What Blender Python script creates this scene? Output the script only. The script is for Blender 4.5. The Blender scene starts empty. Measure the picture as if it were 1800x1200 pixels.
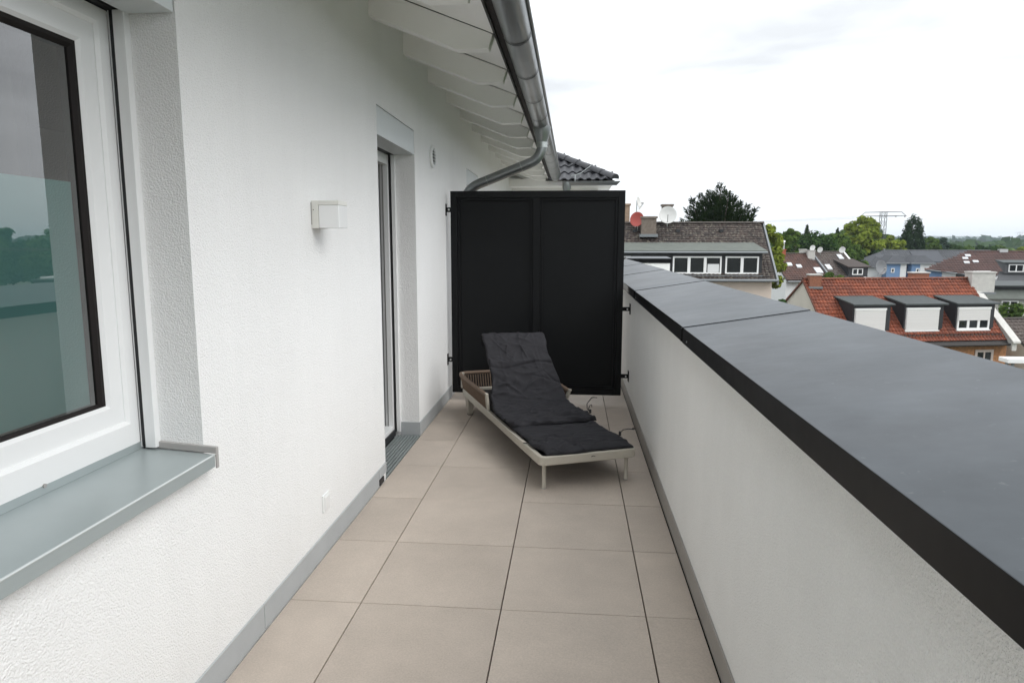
import bpy, math, random
from mathutils import Vector, Matrix, noise
random.seed(7)
sc = bpy.context.scene
COL = sc.collection
H = 1.5142                       # eye height above the terrace tiles
G = -9.6                         # street level
R = math.radians

# ------------------------------------------------------------------ camera
FPX, PITCH, YAW, ROLL = 1192.05, .142871, .0887706, .001275
cd = bpy.data.cameras.new('camera'); cam = bpy.data.objects.new('camera', cd); COL.objects.link(cam)
cd.sensor_fit = 'HORIZONTAL'; cd.sensor_width = 36; cd.lens = FPX / 1800 * 36
cd.clip_start = .05; cd.clip_end = 12000
fw = Vector((-math.sin(YAW) * math.cos(PITCH), math.cos(YAW) * math.cos(PITCH), -math.sin(PITCH)))
rt = Vector((math.cos(YAW), math.sin(YAW), 0)); up = rt.cross(fw)
r2 = rt * math.cos(ROLL) + up * math.sin(ROLL); u2 = up * math.cos(ROLL) - rt * math.sin(ROLL)
m = Matrix((r2, u2, -fw)).transposed().to_4x4(); m.translation = (0, 0, H)
cam.matrix_world = m
sc.camera = cam

# ------------------------------------------------------------------ overcast sky
SUN_EL, SUN_AZ = R(42), R(116)     # azimuth from +Y towards +X
w = bpy.data.worlds.new('World'); sc.world = w; w.use_nodes = True
nt = w.node_tree; nt.nodes.clear()
def nd(t, **k):
    n = nt.nodes.new(t)
    for a, b in k.items(): setattr(n, a, b)
    return n
def lk(a, b): nt.links.new(a, b)
out = nd('ShaderNodeOutputWorld'); bg = nd('ShaderNodeBackground'); lk(bg.outputs[0], out.inputs[0])
sky = nd('ShaderNodeTexSky', sky_type='NISHITA', sun_disc=False, sun_elevation=SUN_EL, sun_rotation=SUN_AZ)
tc = nd('ShaderNodeTexCoord')
sx = nd('ShaderNodeSeparateXYZ'); lk(tc.outputs['Generated'], sx.inputs[0])
zz = nd('ShaderNodeMath', operation='MAXIMUM'); lk(sx.outputs[2], zz.inputs[0]); zz.inputs[1].default_value = 0
grad = nd('ShaderNodeMath', operation='MULTIPLY_ADD'); lk(zz.outputs[0], grad.inputs[0]); grad.inputs[1].default_value = 1.0; grad.inputs[2].default_value = .86
mp = nd('ShaderNodeMapping'); lk(tc.outputs['Generated'], mp.inputs[0]); mp.inputs['Scale'].default_value = (1.3, 1.3, 5.5); mp.inputs['Rotation'].default_value = (.12, .1, .4)
nz = nd('ShaderNodeTexNoise'); lk(mp.outputs[0], nz.inputs[0]); nz.inputs['Scale'].default_value = 1.5; nz.inputs['Detail'].default_value = 6; nz.inputs['Distortion'].default_value = .7
cr = nd('ShaderNodeMapRange'); lk(nz.outputs[0], cr.inputs[0]); cr.inputs[1].default_value = .40; cr.inputs[2].default_value = .70; cr.inputs[3].default_value = .50; cr.inputs[4].default_value = .98
cm = nd('ShaderNodeMath', operation='MULTIPLY'); lk(grad.outputs[0], cm.inputs[0])
hf = nd('ShaderNodeMapRange'); lk(zz.outputs[0], hf.inputs[0]); hf.inputs[1].default_value = 0; hf.inputs[2].default_value = .22     # clouds blur together at the horizon
hm_ = nd('ShaderNodeMixRGB'); lk(hf.outputs[0], hm_.inputs[0]); hm_.inputs[1].default_value = (.80, .80, .80, 1); lk(cr.outputs[0], hm_.inputs[2])
lk(hm_.outputs[0], cm.inputs[1])
tint = nd('ShaderNodeMixRGB', blend_type='MULTIPLY'); tint.inputs[0].default_value = 1
lk(cm.outputs[0], tint.inputs[1]); tint.inputs[2].default_value = (.97, 1, 1.03, 1)
sk2 = nd('ShaderNodeMixRGB', blend_type='MULTIPLY'); sk2.inputs[0].default_value = 1; lk(sky.outputs[0], sk2.inputs[1]); sk2.inputs[2].default_value = (.1, .1, .1, 1)
mx = nd('ShaderNodeMixRGB'); mx.inputs[0].default_value = .94; lk(sk2.outputs[0], mx.inputs[1]); lk(tint.outputs[0], mx.inputs[2])
lk(mx.outputs[0], bg.inputs[0]); bg.inputs[1].default_value = 1.0
# veiled sun
ld = bpy.data.lights.new('sun', 'SUN'); ld.energy = 1.15; ld.angle = R(45); ld.color = (1, .98, .95)
lo = bpy.data.objects.new('sun', ld); COL.objects.link(lo)
sd = Vector((math.sin(SUN_AZ) * math.cos(SUN_EL), math.cos(SUN_AZ) * math.cos(SUN_EL), math.sin(SUN_EL)))
lo.rotation_euler = sd.to_track_quat('Z', 'Y').to_euler()
sc.view_settings.view_transform = 'Standard'; sc.view_settings.look = 'None'
sc.view_settings.exposure = .78; sc.view_settings.gamma = 1; sc.view_settings.use_curve_mapping = False
sc.render.engine = 'CYCLES'
sc.cycles.use_denoising = True
sc.cycles.max_bounces = 12; sc.cycles.diffuse_bounces = 9; sc.cycles.transparent_max_bounces = 12; sc.cycles.volume_bounces = 0
sc.cycles.caustics_reflective = False; sc.cycles.caustics_refractive = False

# ------------------------------------------------------------------ materials
MATS = {}
def M(name, col, rough=.6, metal=0, spec=.5, var=0, vs=4, bump=0, bs=60, bd=.002, speck=0, ss=200, stretch=None, rnd=0, trans=0, coat=0, rvar=0, sheen_dust=None, coarse=0, streak=0, stain=0):
    if name in MATS: return MATS[name]
    ma = bpy.data.materials.new(name); ma.use_nodes = True; t = ma.node_tree; N = t.nodes; L = t.links
    b = N['Principled BSDF']; b.inputs['Roughness'].default_value = rough; b.inputs['Metallic'].default_value = metal
    b.inputs['Specular IOR Level'].default_value = spec
    if coat: b.inputs['Coat Weight'].default_value = coat
    if trans: b.inputs['Transmission Weight'].default_value = trans
    c = (*col, 1); b.inputs['Base Color'].default_value = c
    tcn = N.new('ShaderNodeTexCoord'); oi = N.new('ShaderNodeObjectInfo')
    ad = N.new('ShaderNodeVectorMath'); ad.operation = 'MULTIPLY_ADD'
    cb = N.new('ShaderNodeCombineXYZ')
    for i in range(3): L.new(oi.outputs['Random'], cb.inputs[i])
    L.new(cb.outputs[0], ad.inputs[0]); ad.inputs[1].default_value = (31, 17, 23); L.new(tcn.outputs['Object'], ad.inputs[2])
    vec = ad.outputs[0]
    if stretch:
        mpn = N.new('ShaderNodeMapping'); L.new(vec, mpn.inputs[0]); mpn.inputs['Scale'].default_value = stretch; vec = mpn.outputs[0]
    cur = None
    def mixmul(fac_socket, lo_, hi_):
        nonlocal cur
        mr = N.new('ShaderNodeMapRange'); L.new(fac_socket, mr.inputs[0]); mr.inputs[1].default_value = .25; mr.inputs[2].default_value = .75
        mr.inputs[3].default_value = lo_; mr.inputs[4].default_value = hi_
        mm = N.new('ShaderNodeMixRGB'); mm.blend_type = 'MULTIPLY'; mm.inputs[0].default_value = 1
        if cur is None: mm.inputs[1].default_value = c
        else: L.new(cur, mm.inputs[1])
        L.new(mr.outputs[0], mm.inputs[2]); cur = mm.outputs[0]
    if var:
        n1 = N.new('ShaderNodeTexNoise'); L.new(vec, n1.inputs[0]); n1.inputs['Scale'].default_value = vs; n1.inputs['Detail'].default_value = 5; n1.inputs['Roughness'].default_value = .6
        mixmul(n1.outputs[0], 1 - var, 1 + var)
        if rvar:
            rr = N.new('ShaderNodeMapRange'); L.new(n1.outputs[0], rr.inputs[0]); rr.inputs[1].default_value = .3; rr.inputs[2].default_value = .7
            rr.inputs[3].default_value = rough - rvar; rr.inputs[4].default_value = rough + rvar; L.new(rr.outputs[0], b.inputs['Roughness'])
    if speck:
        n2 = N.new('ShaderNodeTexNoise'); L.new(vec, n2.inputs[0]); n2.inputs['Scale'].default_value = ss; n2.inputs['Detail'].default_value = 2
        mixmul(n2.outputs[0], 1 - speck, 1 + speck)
    if streak:                                            # faint run-off marks down a wall
        ms = N.new('ShaderNodeMapping'); L.new(tcn.outputs['Object'], ms.inputs[0]); ms.inputs['Scale'].default_value = (5, 5, .35)
        n5 = N.new('ShaderNodeTexNoise'); L.new(ms.outputs[0], n5.inputs[0]); n5.inputs['Scale'].default_value = 1.6; n5.inputs['Detail'].default_value = 6
        mixmul(n5.outputs[0], 1 - streak, 1 + streak)
    if stain:                                             # worn and grimy patches across many pieces
        gp = N.new('ShaderNodeNewGeometry')
        for sc_, lo_ in ((1.1, 1 - stain), (4.2, 1 - stain * .6)):
            n6 = N.new('ShaderNodeTexNoise'); L.new(gp.outputs['Position'], n6.inputs[0]); n6.inputs['Scale'].default_value = sc_; n6.inputs['Detail'].default_value = 7; n6.inputs['Roughness'].default_value = .65; n6.inputs['Distortion'].default_value = .6
            mixmul(n6.outputs[0], lo_, 1 + stain * .3)
    if rnd: mixmul_r = N.new('ShaderNodeMath'); mixmul_r.operation = 'MULTIPLY_ADD'; L.new(oi.outputs['Random'], mixmul_r.inputs[0]); mixmul_r.inputs[1].default_value = .5; mixmul_r.inputs[2].default_value = .25; mixmul(mixmul_r.outputs[0], 1 - rnd, 1 + rnd)
    if sheen_dust:                                              # sky sheen painted on what faces up, with dusty blotches and specks
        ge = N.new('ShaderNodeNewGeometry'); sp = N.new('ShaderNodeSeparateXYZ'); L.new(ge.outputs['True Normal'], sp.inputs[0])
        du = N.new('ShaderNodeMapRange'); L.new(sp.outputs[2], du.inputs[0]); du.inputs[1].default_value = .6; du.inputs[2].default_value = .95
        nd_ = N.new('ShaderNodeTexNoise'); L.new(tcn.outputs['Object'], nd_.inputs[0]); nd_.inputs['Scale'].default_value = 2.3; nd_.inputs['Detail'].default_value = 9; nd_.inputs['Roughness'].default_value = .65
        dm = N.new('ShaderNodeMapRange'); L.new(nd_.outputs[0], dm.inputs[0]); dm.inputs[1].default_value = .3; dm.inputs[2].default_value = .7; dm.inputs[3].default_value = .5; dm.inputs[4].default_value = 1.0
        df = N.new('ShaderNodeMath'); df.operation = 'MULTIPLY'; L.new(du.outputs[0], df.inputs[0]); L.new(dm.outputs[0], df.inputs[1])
        dx = N.new('ShaderNodeMixRGB'); L.new(df.outputs[0], dx.inputs[0]); dx.inputs[2].default_value = (*sheen_dust, 1)
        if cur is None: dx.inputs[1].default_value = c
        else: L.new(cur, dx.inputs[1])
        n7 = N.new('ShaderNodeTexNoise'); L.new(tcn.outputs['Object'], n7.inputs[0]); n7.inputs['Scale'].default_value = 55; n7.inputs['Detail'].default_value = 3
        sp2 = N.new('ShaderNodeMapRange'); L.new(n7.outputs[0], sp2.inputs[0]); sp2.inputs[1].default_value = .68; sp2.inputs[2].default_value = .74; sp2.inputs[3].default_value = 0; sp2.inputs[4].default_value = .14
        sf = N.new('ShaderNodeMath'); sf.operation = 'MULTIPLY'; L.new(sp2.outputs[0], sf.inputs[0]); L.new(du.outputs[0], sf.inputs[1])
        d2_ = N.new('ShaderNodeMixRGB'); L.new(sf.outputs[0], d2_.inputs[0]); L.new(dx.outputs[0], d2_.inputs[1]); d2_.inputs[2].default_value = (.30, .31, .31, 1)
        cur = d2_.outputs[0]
    if cur is not None: L.new(cur, b.inputs['Base Color'])
    if bump:
        n3 = N.new('ShaderNodeTexNoise'); L.new(vec, n3.inputs[0]); n3.inputs['Scale'].default_value = bs; n3.inputs['Detail'].default_value = 3; n3.inputs['Roughness'].default_value = .55
        bn = N.new('ShaderNodeBump'); bn.inputs['Strength'].default_value = bump; bn.inputs['Distance'].default_value = bd
        L.new(n3.outputs[0], bn.inputs['Height']); L.new(bn.outputs[0], b.inputs['Normal'])
        if coarse:
            n4 = N.new('ShaderNodeTexNoise'); L.new(vec, n4.inputs[0]); n4.inputs['Scale'].default_value = bs * .22; n4.inputs['Detail'].default_value = 3
            b2 = N.new('ShaderNodeBump'); b2.inputs['Strength'].default_value = coarse; b2.inputs['Distance'].default_value = bd
            L.new(n4.outputs[0], b2.inputs['Height']); L.new(b2.outputs[0], bn.inputs['Normal'])
    MATS[name] = ma
    return ma

def tile_mat(name, col, col2, lichen=0, lcol=(.35, .34, .3), rough=.75):
    """roof tiles: one tone per tile (UV cell) plus blotches of lichen"""
    if name in MATS: return MATS[name]
    ma = bpy.data.materials.new(name); ma.use_nodes = True; t = ma.node_tree; N = t.nodes; L = t.links
    b = N['Principled BSDF']; b.inputs['Roughness'].default_value = rough
    uv = N.new('ShaderNodeUVMap'); uv.uv_map = 'uv'
    fl = N.new('ShaderNodeVectorMath'); fl.operation = 'FLOOR'; L.new(uv.outputs[0], fl.inputs[0])
    wn = N.new('ShaderNodeTexWhiteNoise'); wn.noise_dimensions = '2D'; L.new(fl.outputs[0], wn.inputs['Vector'])
    mx = N.new('ShaderNodeMixRGB'); L.new(wn.outputs['Value'], mx.inputs[0]); mx.inputs[1].default_value = (*col, 1); mx.inputs[2].default_value = (*col2, 1)
    n = N.new('ShaderNodeTexNoise'); tcn = N.new('ShaderNodeTexCoord'); L.new(tcn.outputs['Object'], n.inputs[0]); n.inputs['Scale'].default_value = .5; n.inputs['Detail'].default_value = 8
    mr = N.new('ShaderNodeMapRange'); L.new(n.outputs[0], mr.inputs[0]); mr.inputs[1].default_value = .3; mr.inputs[2].default_value = .7; mr.inputs[3].default_value = .7; mr.inputs[4].default_value = 1.25
    m2 = N.new('ShaderNodeMixRGB'); m2.blend_type = 'MULTIPLY'; m2.inputs[0].default_value = 1; L.new(mx.outputs[0], m2.inputs[1]); L.new(mr.outputs[0], m2.inputs[2])
    cur = m2.outputs[0]
    if lichen:
        n2 = N.new('ShaderNodeTexNoise'); L.new(tcn.outputs['Object'], n2.inputs[0]); n2.inputs['Scale'].default_value = 9; n2.inputs['Detail'].default_value = 4
        m3 = N.new('ShaderNodeMapRange'); L.new(n2.outputs[0], m3.inputs[0]); m3.inputs[1].default_value = .52; m3.inputs[2].default_value = .7; m3.inputs[3].default_value = 0; m3.inputs[4].default_value = lichen
        m4 = N.new('ShaderNodeMixRGB'); L.new(m3.outputs[0], m4.inputs[0]); L.new(cur, m4.inputs[1]); m4.inputs[2].default_value = (*lcol, 1); cur = m4.outputs[0]
    L.new(cur, b.inputs['Base Color'])
    MATS[name] = ma
    return ma

def glass_mat(name, tint=(.8, .9, .88), panes=5.5):
    ma = bpy.data.materials.new(name); ma.use_nodes = True; t = ma.node_tree; N = t.nodes; L = t.links; N.clear()
    o = N.new('ShaderNodeOutputMaterial'); mx = N.new('ShaderNodeMixShader'); tr = N.new('ShaderNodeBsdfTransparent'); gl = N.new('ShaderNodeBsdfGlossy')
    tr.inputs[0].default_value = (*tint, 1); gl.inputs['Roughness'].default_value = 0.004
    fr = N.new('ShaderNodeFresnel'); fr.inputs[0].default_value = 1.5
    a = N.new('ShaderNodeMath'); a.operation = 'SUBTRACT'; a.inputs[0].default_value = 1; L.new(fr.outputs[0], a.inputs[1])
    p = N.new('ShaderNodeMath'); p.operation = 'POWER'; L.new(a.outputs[0], p.inputs[0]); p.inputs[1].default_value = panes
    s = N.new('ShaderNodeMath'); s.operation = 'SUBTRACT'; s.inputs[0].default_value = 1; L.new(p.outputs[0], s.inputs[1])
    L.new(s.outputs[0], mx.inputs[0]); L.new(tr.outputs[0], mx.inputs[1]); L.new(gl.outputs[0], mx.inputs[2]); L.new(mx.outputs[0], o.inputs[0])
    return ma

def leaf_mat(name, col, col2, trans=.25):
    ma = bpy.data.materials.new(name); ma.use_nodes = True; t = ma.node_tree; N = t.nodes; L = t.links; N.clear()
    o = N.new('ShaderNodeOutputMaterial'); d = N.new('ShaderNodeBsdfDiffuse'); tl = N.new('ShaderNodeBsdfTranslucent'); mx = N.new('ShaderNodeMixShader'); mx.inputs[0].default_value = trans
    uv = N.new('ShaderNodeUVMap'); uv.uv_map = 'uv'
    wn = N.new('ShaderNodeTexWhiteNoise'); wn.noise_dimensions = '2D'; L.new(uv.outputs[0], wn.inputs['Vector'])
    c = N.new('ShaderNodeMixRGB'); L.new(wn.outputs['Value'], c.inputs[0]); c.inputs[1].default_value = (*col, 1); c.inputs[2].default_value = (*col2, 1)
    L.new(c.outputs[0], d.inputs[0]); L.new(c.outputs[0], tl.inputs[0]); L.new(d.outputs[0], mx.inputs[1]); L.new(tl.outputs[0], mx.inputs[2]); L.new(mx.outputs[0], o.inputs[0])
    return ma

PLASTER = M('plaster', (.87, .875, .87), .9, spec=.2, var=.022, vs=1.1, speck=.03, ss=330, bump=1.0, bs=180, bd=.006, coarse=.3, streak=.015)
PLASTER_IN = M('parapet_plaster', (.88, .885, .87), .9, spec=.2, var=.03, vs=2.0, speck=.05, ss=260, bump=1.0, bs=180, bd=.006, coarse=.3, streak=.012)  # speck paints the shading of plaster grains into the colour
WHITE_PAINT = M('white_paint', (.86, .86, .85), .55, var=.02, vs=3)
PVC = M('white_window_frame', (.78, .79, .79), .32)
ALU = M('grey_white_aluminium', (.62, .66, .67), .38, metal=.0, var=.02, vs=8)
SILL = M('sill_aluminium', (.40, .45, .455), .36, metal=.35, var=.03, vs=6)
PLASTIC = M('grey_plastic', (.36, .35, .34), .5)
BLACK = M('black_rubber', (.012, .012, .014), .5)
SPACER = M('dark_spacer', (.012, .0095, .009), .6, spec=.2)
SKIRT = M('grey_skirting', (.40, .42, .43), .55, var=.05, vs=5, speck=.03, ss=300)
SKIRT_R = M('taupe_skirting', (.30, .285, .265), .55, var=.07, vs=5)
TILE = M('porcelain_tile', (.485, .42, .36), .55, spec=.35, var=.07, vs=5, speck=.10, ss=150, rnd=.05, stain=.11, bump=.08, bs=300, bd=.0006, rvar=.06)
GROUT = M('dark_gap', (.016, .015, .014), .95)
COPING = M('anthracite_sheet', (.0045, .0048, .0055), .36, spec=.13, var=.05, vs=3, speck=.08, ss=140, rvar=.03, sheen_dust=(.082, .094, .105), bump=.25, bs=3.2, bd=.012)  # paler tops carry reflected sky in the colour
SCREEN = M('black_powder_coat', (.0062, .0068, .0074), .5, spec=.16, speck=.1, ss=400)
ZINC = M('weathered_zinc', (.27, .285, .29), .33, metal=.85, var=.06, vs=4, rvar=.05)
ZINC_NEW = M('bright_zinc', (.42, .45, .44), .33, metal=.8, var=.12, vs=30)
BROWNBLACK = M('dark_eaves_board', (.022, .018, .016), .7, var=.3, vs=9)
STEEL = M('screw_steel', (.6, .6, .6), .3, metal=1)
ROPE = M('brown_rope', (.155, .108, .076), .8, var=.2, vs=60, bump=.5, bs=260, bd=.002)
LFRAME = M('beige_powder_coat', (.45, .42, .36), .45, var=.02, vs=10)
CLOTH = M('charcoal_cover_fabric', (.022, .0215, .025), .82, spec=.25, var=.16, vs=7, speck=.05, ss=500, bump=.15, bs=700, bd=.001)
OPAL = M('opal_glass', (.80, .81, .81), .22, spec=.5)
LAMPMETAL = M('cream_lamp_metal', (.70, .70, .66), .45)
GRATE = M('galvanised_grate', (.36, .40, .40), .42, metal=.6, var=.1, vs=20)
DARKROOF = M('anthracite_roof_tile', (.030, .031, .036), .5, var=.15, vs=6, rnd=.12)
ROOM = M('dim_room', (.16, .12, .10), .9)
FILM = M('frosted_teal_film', (.25, .47, .46), .75, var=.03, vs=2)
CURTAIN = M('brown_curtain', (.12, .095, .085), .95, var=.1, vs=10)
GLASS = glass_mat('window_glass')
HGLASS = M('house_glass', (.012, .014, .016), .06, spec=.6)

# ------------------------------------------------------------------ mesh helpers
PM = {}                                    # parent -> world matrix
def box_f(i): return [(i, i+3, i+2, i+1), (i+4, i+5, i+6, i+7), (i, i+1, i+5, i+4), (i+1, i+2, i+6, i+5), (i+2, i+3, i+7, i+6), (i+3, i, i+4, i+7)]
class MB:
    def __init__(s): s.v = []; s.f = []; s.uv = None
    def box(s, x0, x1, y0, y1, z0, z1):
        i = len(s.v); x0, x1 = min(x0, x1), max(x0, x1); y0, y1 = min(y0, y1), max(y0, y1); z0, z1 = min(z0, z1), max(z0, z1)
        s.v += [(x0, y0, z0), (x1, y0, z0), (x1, y1, z0), (x0, y1, z0), (x0, y0, z1), (x1, y0, z1), (x1, y1, z1), (x0, y1, z1)]
        s.f += box_f(i); return s
    def hexa(s, p):
        i = len(s.v); s.v += [tuple(q) for q in p]; s.f += box_f(i); return s
    def quad(s, *p):
        i = len(s.v); s.v += [tuple(q) for q in p]; s.f.append(tuple(range(i, i + len(p)))); return s
    def prism(s, poly, a, b):
        """extrude a 3D polygon by the vector a -> b"""
        i = len(s.v); n = len(poly); a = Vector(a); b = Vector(b)
        s.v += [tuple(Vector(q) + a) for q in poly] + [tuple(Vector(q) + b) for q in poly]
        s.f.append(tuple(range(i + n - 1, i - 1, -1))); s.f.append(tuple(range(i + n, i + 2 * n)))
        for k in range(n): s.f.append((i + k, i + (k + 1) % n, i + n + (k + 1) % n, i + n + k))
        return s
    def tube(s, pts, r, n=10, cap=True, arc=None):
        pts = [Vector(q) for q in pts]; rs = r if isinstance(r, (list, tuple)) else [r] * len(pts); i0 = len(s.v)
        ref = None
        for k, q in enumerate(pts):
            d = (pts[min(k + 1, len(pts) - 1)] - pts[max(k - 1, 0)]).normalized()
            if ref is None: ref = d.orthogonal().normalized()
            ref = (ref - d * ref.dot(d)).normalized(); o = d.cross(ref)
            for j in range(n):
                a = 2 * math.pi * j / n; s.v.append(tuple(q + (ref * math.cos(a) + o * math.sin(a)) * rs[k]))
        for k in range(len(pts) - 1):
            for j in range(n):
                a = i0 + k * n + j; b = i0 + k * n + (j + 1) % n; s.f.append((a, b, b + n, a + n))
        if cap: s.f.append(tuple(range(i0 + n - 1, i0 - 1, -1))); s.f.append(tuple(range(len(s.v) - n, len(s.v))))
        return s
    def disc_lathe(s, c, ax, prof, n=24):
        """lathe prof [(r, d)] round axis ax through c"""
        c = Vector(c); ax = Vector(ax).normalized(); e = ax.orthogonal().normalized(); o = ax.cross(e); i0 = len(s.v)
        for r, d in prof:
            for j in range(n):
                a = 2 * math.pi * j / n; s.v.append(tuple(c + ax * d + (e * math.cos(a) + o * math.sin(a)) * r))
        for k in range(len(prof) - 1):
            for j in range(n):
                a = i0 + k * n + j; b = i0 + k * n + (j + 1) % n; s.f.append((a, b, b + n, a + n))
        s.f.append(tuple(range(i0 + n - 1, i0 - 1, -1))); s.f.append(tuple(range(len(s.v) - n, len(s.v))))
        return s
    def mesh(s, name, mat, smooth=False):
        me = bpy.data.meshes.new(name); me.from_pydata(s.v, [], s.f); me.materials.append(mat)
        if s.uv is not None:
            ul = me.uv_layers.new(name='uv')
            vi = [0] * len(me.loops); me.loops.foreach_get('vertex_index', vi)
            flat = []
            for q in vi: flat += s.uv[q]
            ul.data.foreach_set('uv', flat)
        if smooth:
            me.polygons.foreach_set('use_smooth', [True] * len(me.polygons))
            if smooth != 'all': me.set_sharp_from_angle(angle=R(40 if smooth is True else smooth))
        me.update(); return me
    def build(s, name, mat, parent=None, local=False, smooth=False, bevel=0, seg=2):
        if parent is not None:
            if local: z = PM[parent.name].translation.z; s.v = [(a, b, c - z) for a, b, c in s.v]
            else:
                iv = PM[parent.name].inverted(); s.v = [tuple(iv @ Vector(q)) for q in s.v]
        return put(name, s.mesh(name, mat, smooth), parent, bevel, seg)
def put(name, me, parent=None, bevel=0, seg=2, loc=None, rotz=None):
    o = bpy.data.objects.new(name, me); COL.objects.link(o)
    if loc is not None: o.location = loc
    if rotz is not None: o.rotation_euler = (0, 0, rotz)
    if parent is not None:
        o.parent = parent; PM[o.name] = PM[parent.name]
    else: PM[o.name] = Matrix.Identity(4)
    if bevel:
        b = o.modifiers.new('edge', 'BEVEL'); b.width = bevel; b.segments = seg; b.limit_method = 'ANGLE'; b.angle_limit = R(40)
        b.harden_normals = False
    return o
def tag(o, label, cat, group=None, kind=None):
    if label: o['label'] = label
    if cat: o['category'] = cat
    if group: o['group'] = group
    if kind: o['kind'] = kind
    return o
def thing(name, label, cat, loc=(0, 0, 0), rotz=0, group=None, kind=None):
    o = bpy.data.objects.new(name, None); COL.objects.link(o); o.location = loc; o.rotation_euler = (0, 0, rotz); o.empty_display_size = .2
    PM[o.name] = Matrix.Translation(loc) @ Matrix.Rotation(rotz, 4, 'Z')
    return tag(o, label, cat, group, kind)
def B(x0, x1, y0, y1, z0, z1): return MB().box(x0, x1, y0, y1, z0, z1)

# ------------------------------------------------------------------ the terrace
XW, XP = -1.20, .545             # house wall and parapet inner face
Y0, Y1 = -3.4, 13.45             # terrace from behind the viewer to the projecting wing
terrace = thing('terrace_floor', None, None, (0, 0, -.02), kind='structure')
B(XW - .55, XP + .05, Y0, Y1, -.25, -.022).build('screed', GROUT, terrace)
joints = [-.880, -.280, .320]
cols = [(XW + .008, joints[0]), (joints[0], joints[1]), (joints[1], joints[2]), (joints[2], XP - .010)]
tm = {}
for ci, (a, b) in enumerate(cols):
    gx = .0024 if ci else .0
    wdt = (b - .0026) - (a + .0026)
    tm[ci] = B(-wdt / 2, wdt / 2, -.2981, .2981, -.02, 0).mesh('tile', TILE)
for k in range(-10, 18):
    yc = 2.6365 + .6 * k + .3
    for ci, (a, b) in enumerate(cols):
        o = put('tile', tm[ci], terrace, bevel=.0012, seg=1)
        o.location = ((a + b) / 2, yc, .02 + random.uniform(-.0006, .0006)); o.rotation_euler = (random.uniform(-.0007, .0007), random.uniform(-.0007, .0007), 0)

# house wall with openings, one sheet plus reveals
def wall_sheet(mb, holes, ya, yb, za, zb, X, depth):
    ys = sorted({ya, yb, *[q for h in holes for q in h[:2]]}); zs = sorted({za, zb, *[q for h in holes for q in h[2:4]]})
    for i in range(len(ys) - 1):
        for j in range(len(zs) - 1):
            yc, zc = (ys[i] + ys[i+1]) / 2, (zs[j] + zs[j+1]) / 2
            if any(h[0] < yc < h[1] and h[2] < zc < h[3] for h in holes): continue
            mb.quad((X, ys[i], zs[j]), (X, ys[i+1], zs[j]), (X, ys[i+1], zs[j+1]), (X, ys[i], zs[j+1]))
    for a, b, c, d in holes:
        D = X - depth
        mb.quad((X, a, c), (X, a, d), (D, a, d), (D, a, c)); mb.quad((X, b, d), (X, b, c), (D, b, c), (D, b, d))
        mb.quad((X, a, d), (X, b, d), (D, b, d), (D, a, d)); mb.quad((X, b, c), (X, a, c), (D, a, c), (D, b, c))
WIN = (.25, 2.057, .80, 2.40); DOOR = (4.18, 5.172, -.03, 2.352); DOOR2 = (7.70, 8.66, -.03, 2.35)
mb = MB(); wall_sheet(mb, [WIN, DOOR, DOOR2], Y0, Y1, -.03, 3.25, XW, .36)
house_wall = tag(mb.build('rendered_house_wall', PLASTER), 'white rendered house wall with a window and a door along the terrace', 'wall')

# grey skirting slabs at the foot of the wall
def skirt(ya, yb, name='skirting_slab'):
    B(XW + .0005, XW + .007, ya, yb, .0005, .108).build(name, SKIRT, sk_l, bevel=.001, seg=1)
sk_l = thing('wall_skirting', 'grey skirting of smooth slabs along the foot of the white house wall', 'skirting', (XW, 2, 0))
for a, b in ((-3.3, -1.4), (-1.396, .60), (.604, 2.40), (2.404, 4.005), (5.176, 5.86), (5.864, 6.62), (6.90, 7.66)): skirt(a, b)
B(XW - .145, XW + .007, 5.1655, 5.1745, .0005, .108).build('return_slab', SKIRT, sk_l)
B(XW - .0005, XW + .0075, 4.009, 4.176, .045, .108).build('skirting_slab', SKIRT, sk_l)
B(XW + .001, XW + .012, 4.01, 4.10, .004, .040).build('drain_gap_cover', BLACK, sk_l)

# door: reveal, roller box, rail, frame, leaf edge, threshold, grate
door = thing('balcony_door', 'white framed balcony door standing open in the deep wall reveal', 'door', (XW - .2, 4.68, 0))
B(XW - .155, XW - .002, 4.184, 5.167, 2.176, 2.347).build('roller_box_cover', ALU, door, bevel=.0015, seg=1)
for yy, s in ((5.172, -1), (4.18, 1)):
    a, b = sorted((yy, yy + s * .026))
    B(XW - .150, XW - .178, a, b, .03, 2.174).build('guide_rail', PVC, door, bevel=.002)
    B(XW - .186, XW - .196, a, b, .03, 2.174).build('rail_groove', BLACK, door)
    # fixed frame of three stepped profiles
    fr_ = MB()
    a, b = sorted((yy, yy + s * .055)); fr_.box(XW - .198, XW - .235, a, b, .03, 2.174)
    a, b = sorted((yy, yy + s * .042)); fr_.box(XW - .2355, XW - .262, a, b, .03, 2.174)
    a, b = sorted((yy, yy + s * .028)); fr_.box(XW - .2625, XW - .30, a, b, .03, 2.174)
    fo = fr_.build('frame_jamb', PVC, door, bevel=.0015)
    a, b = sorted((yy + s * .0425, yy + s * .046)); B(XW - .2365, XW - .243, a, b, .05, 2.15).build('seal', PLASTIC, fo)
    a, b = sorted((yy + s * .0285, yy + s * .031)); B(XW - .263, XW - .269, a, b, .05, 2.15).build('seal', BLACK, fo)
    for zc, hh in ((.36, .02), (.55, .012), (.99, .02), (1.17, .045), (1.29, .07), (1.52, .02), (1.87, .02), (2.02, .012)):
        a, b = sorted((yy + s * .0282, yy + s * .033))
        B(XW - .275, XW - .290, a, b, zc - hh, zc + hh).build('striker_plate', PLASTIC, fo)
B(XW - .198, XW - .30, 4.236, 5.116, 2.10, 2.173).build('frame_head', PVC, door)
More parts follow.
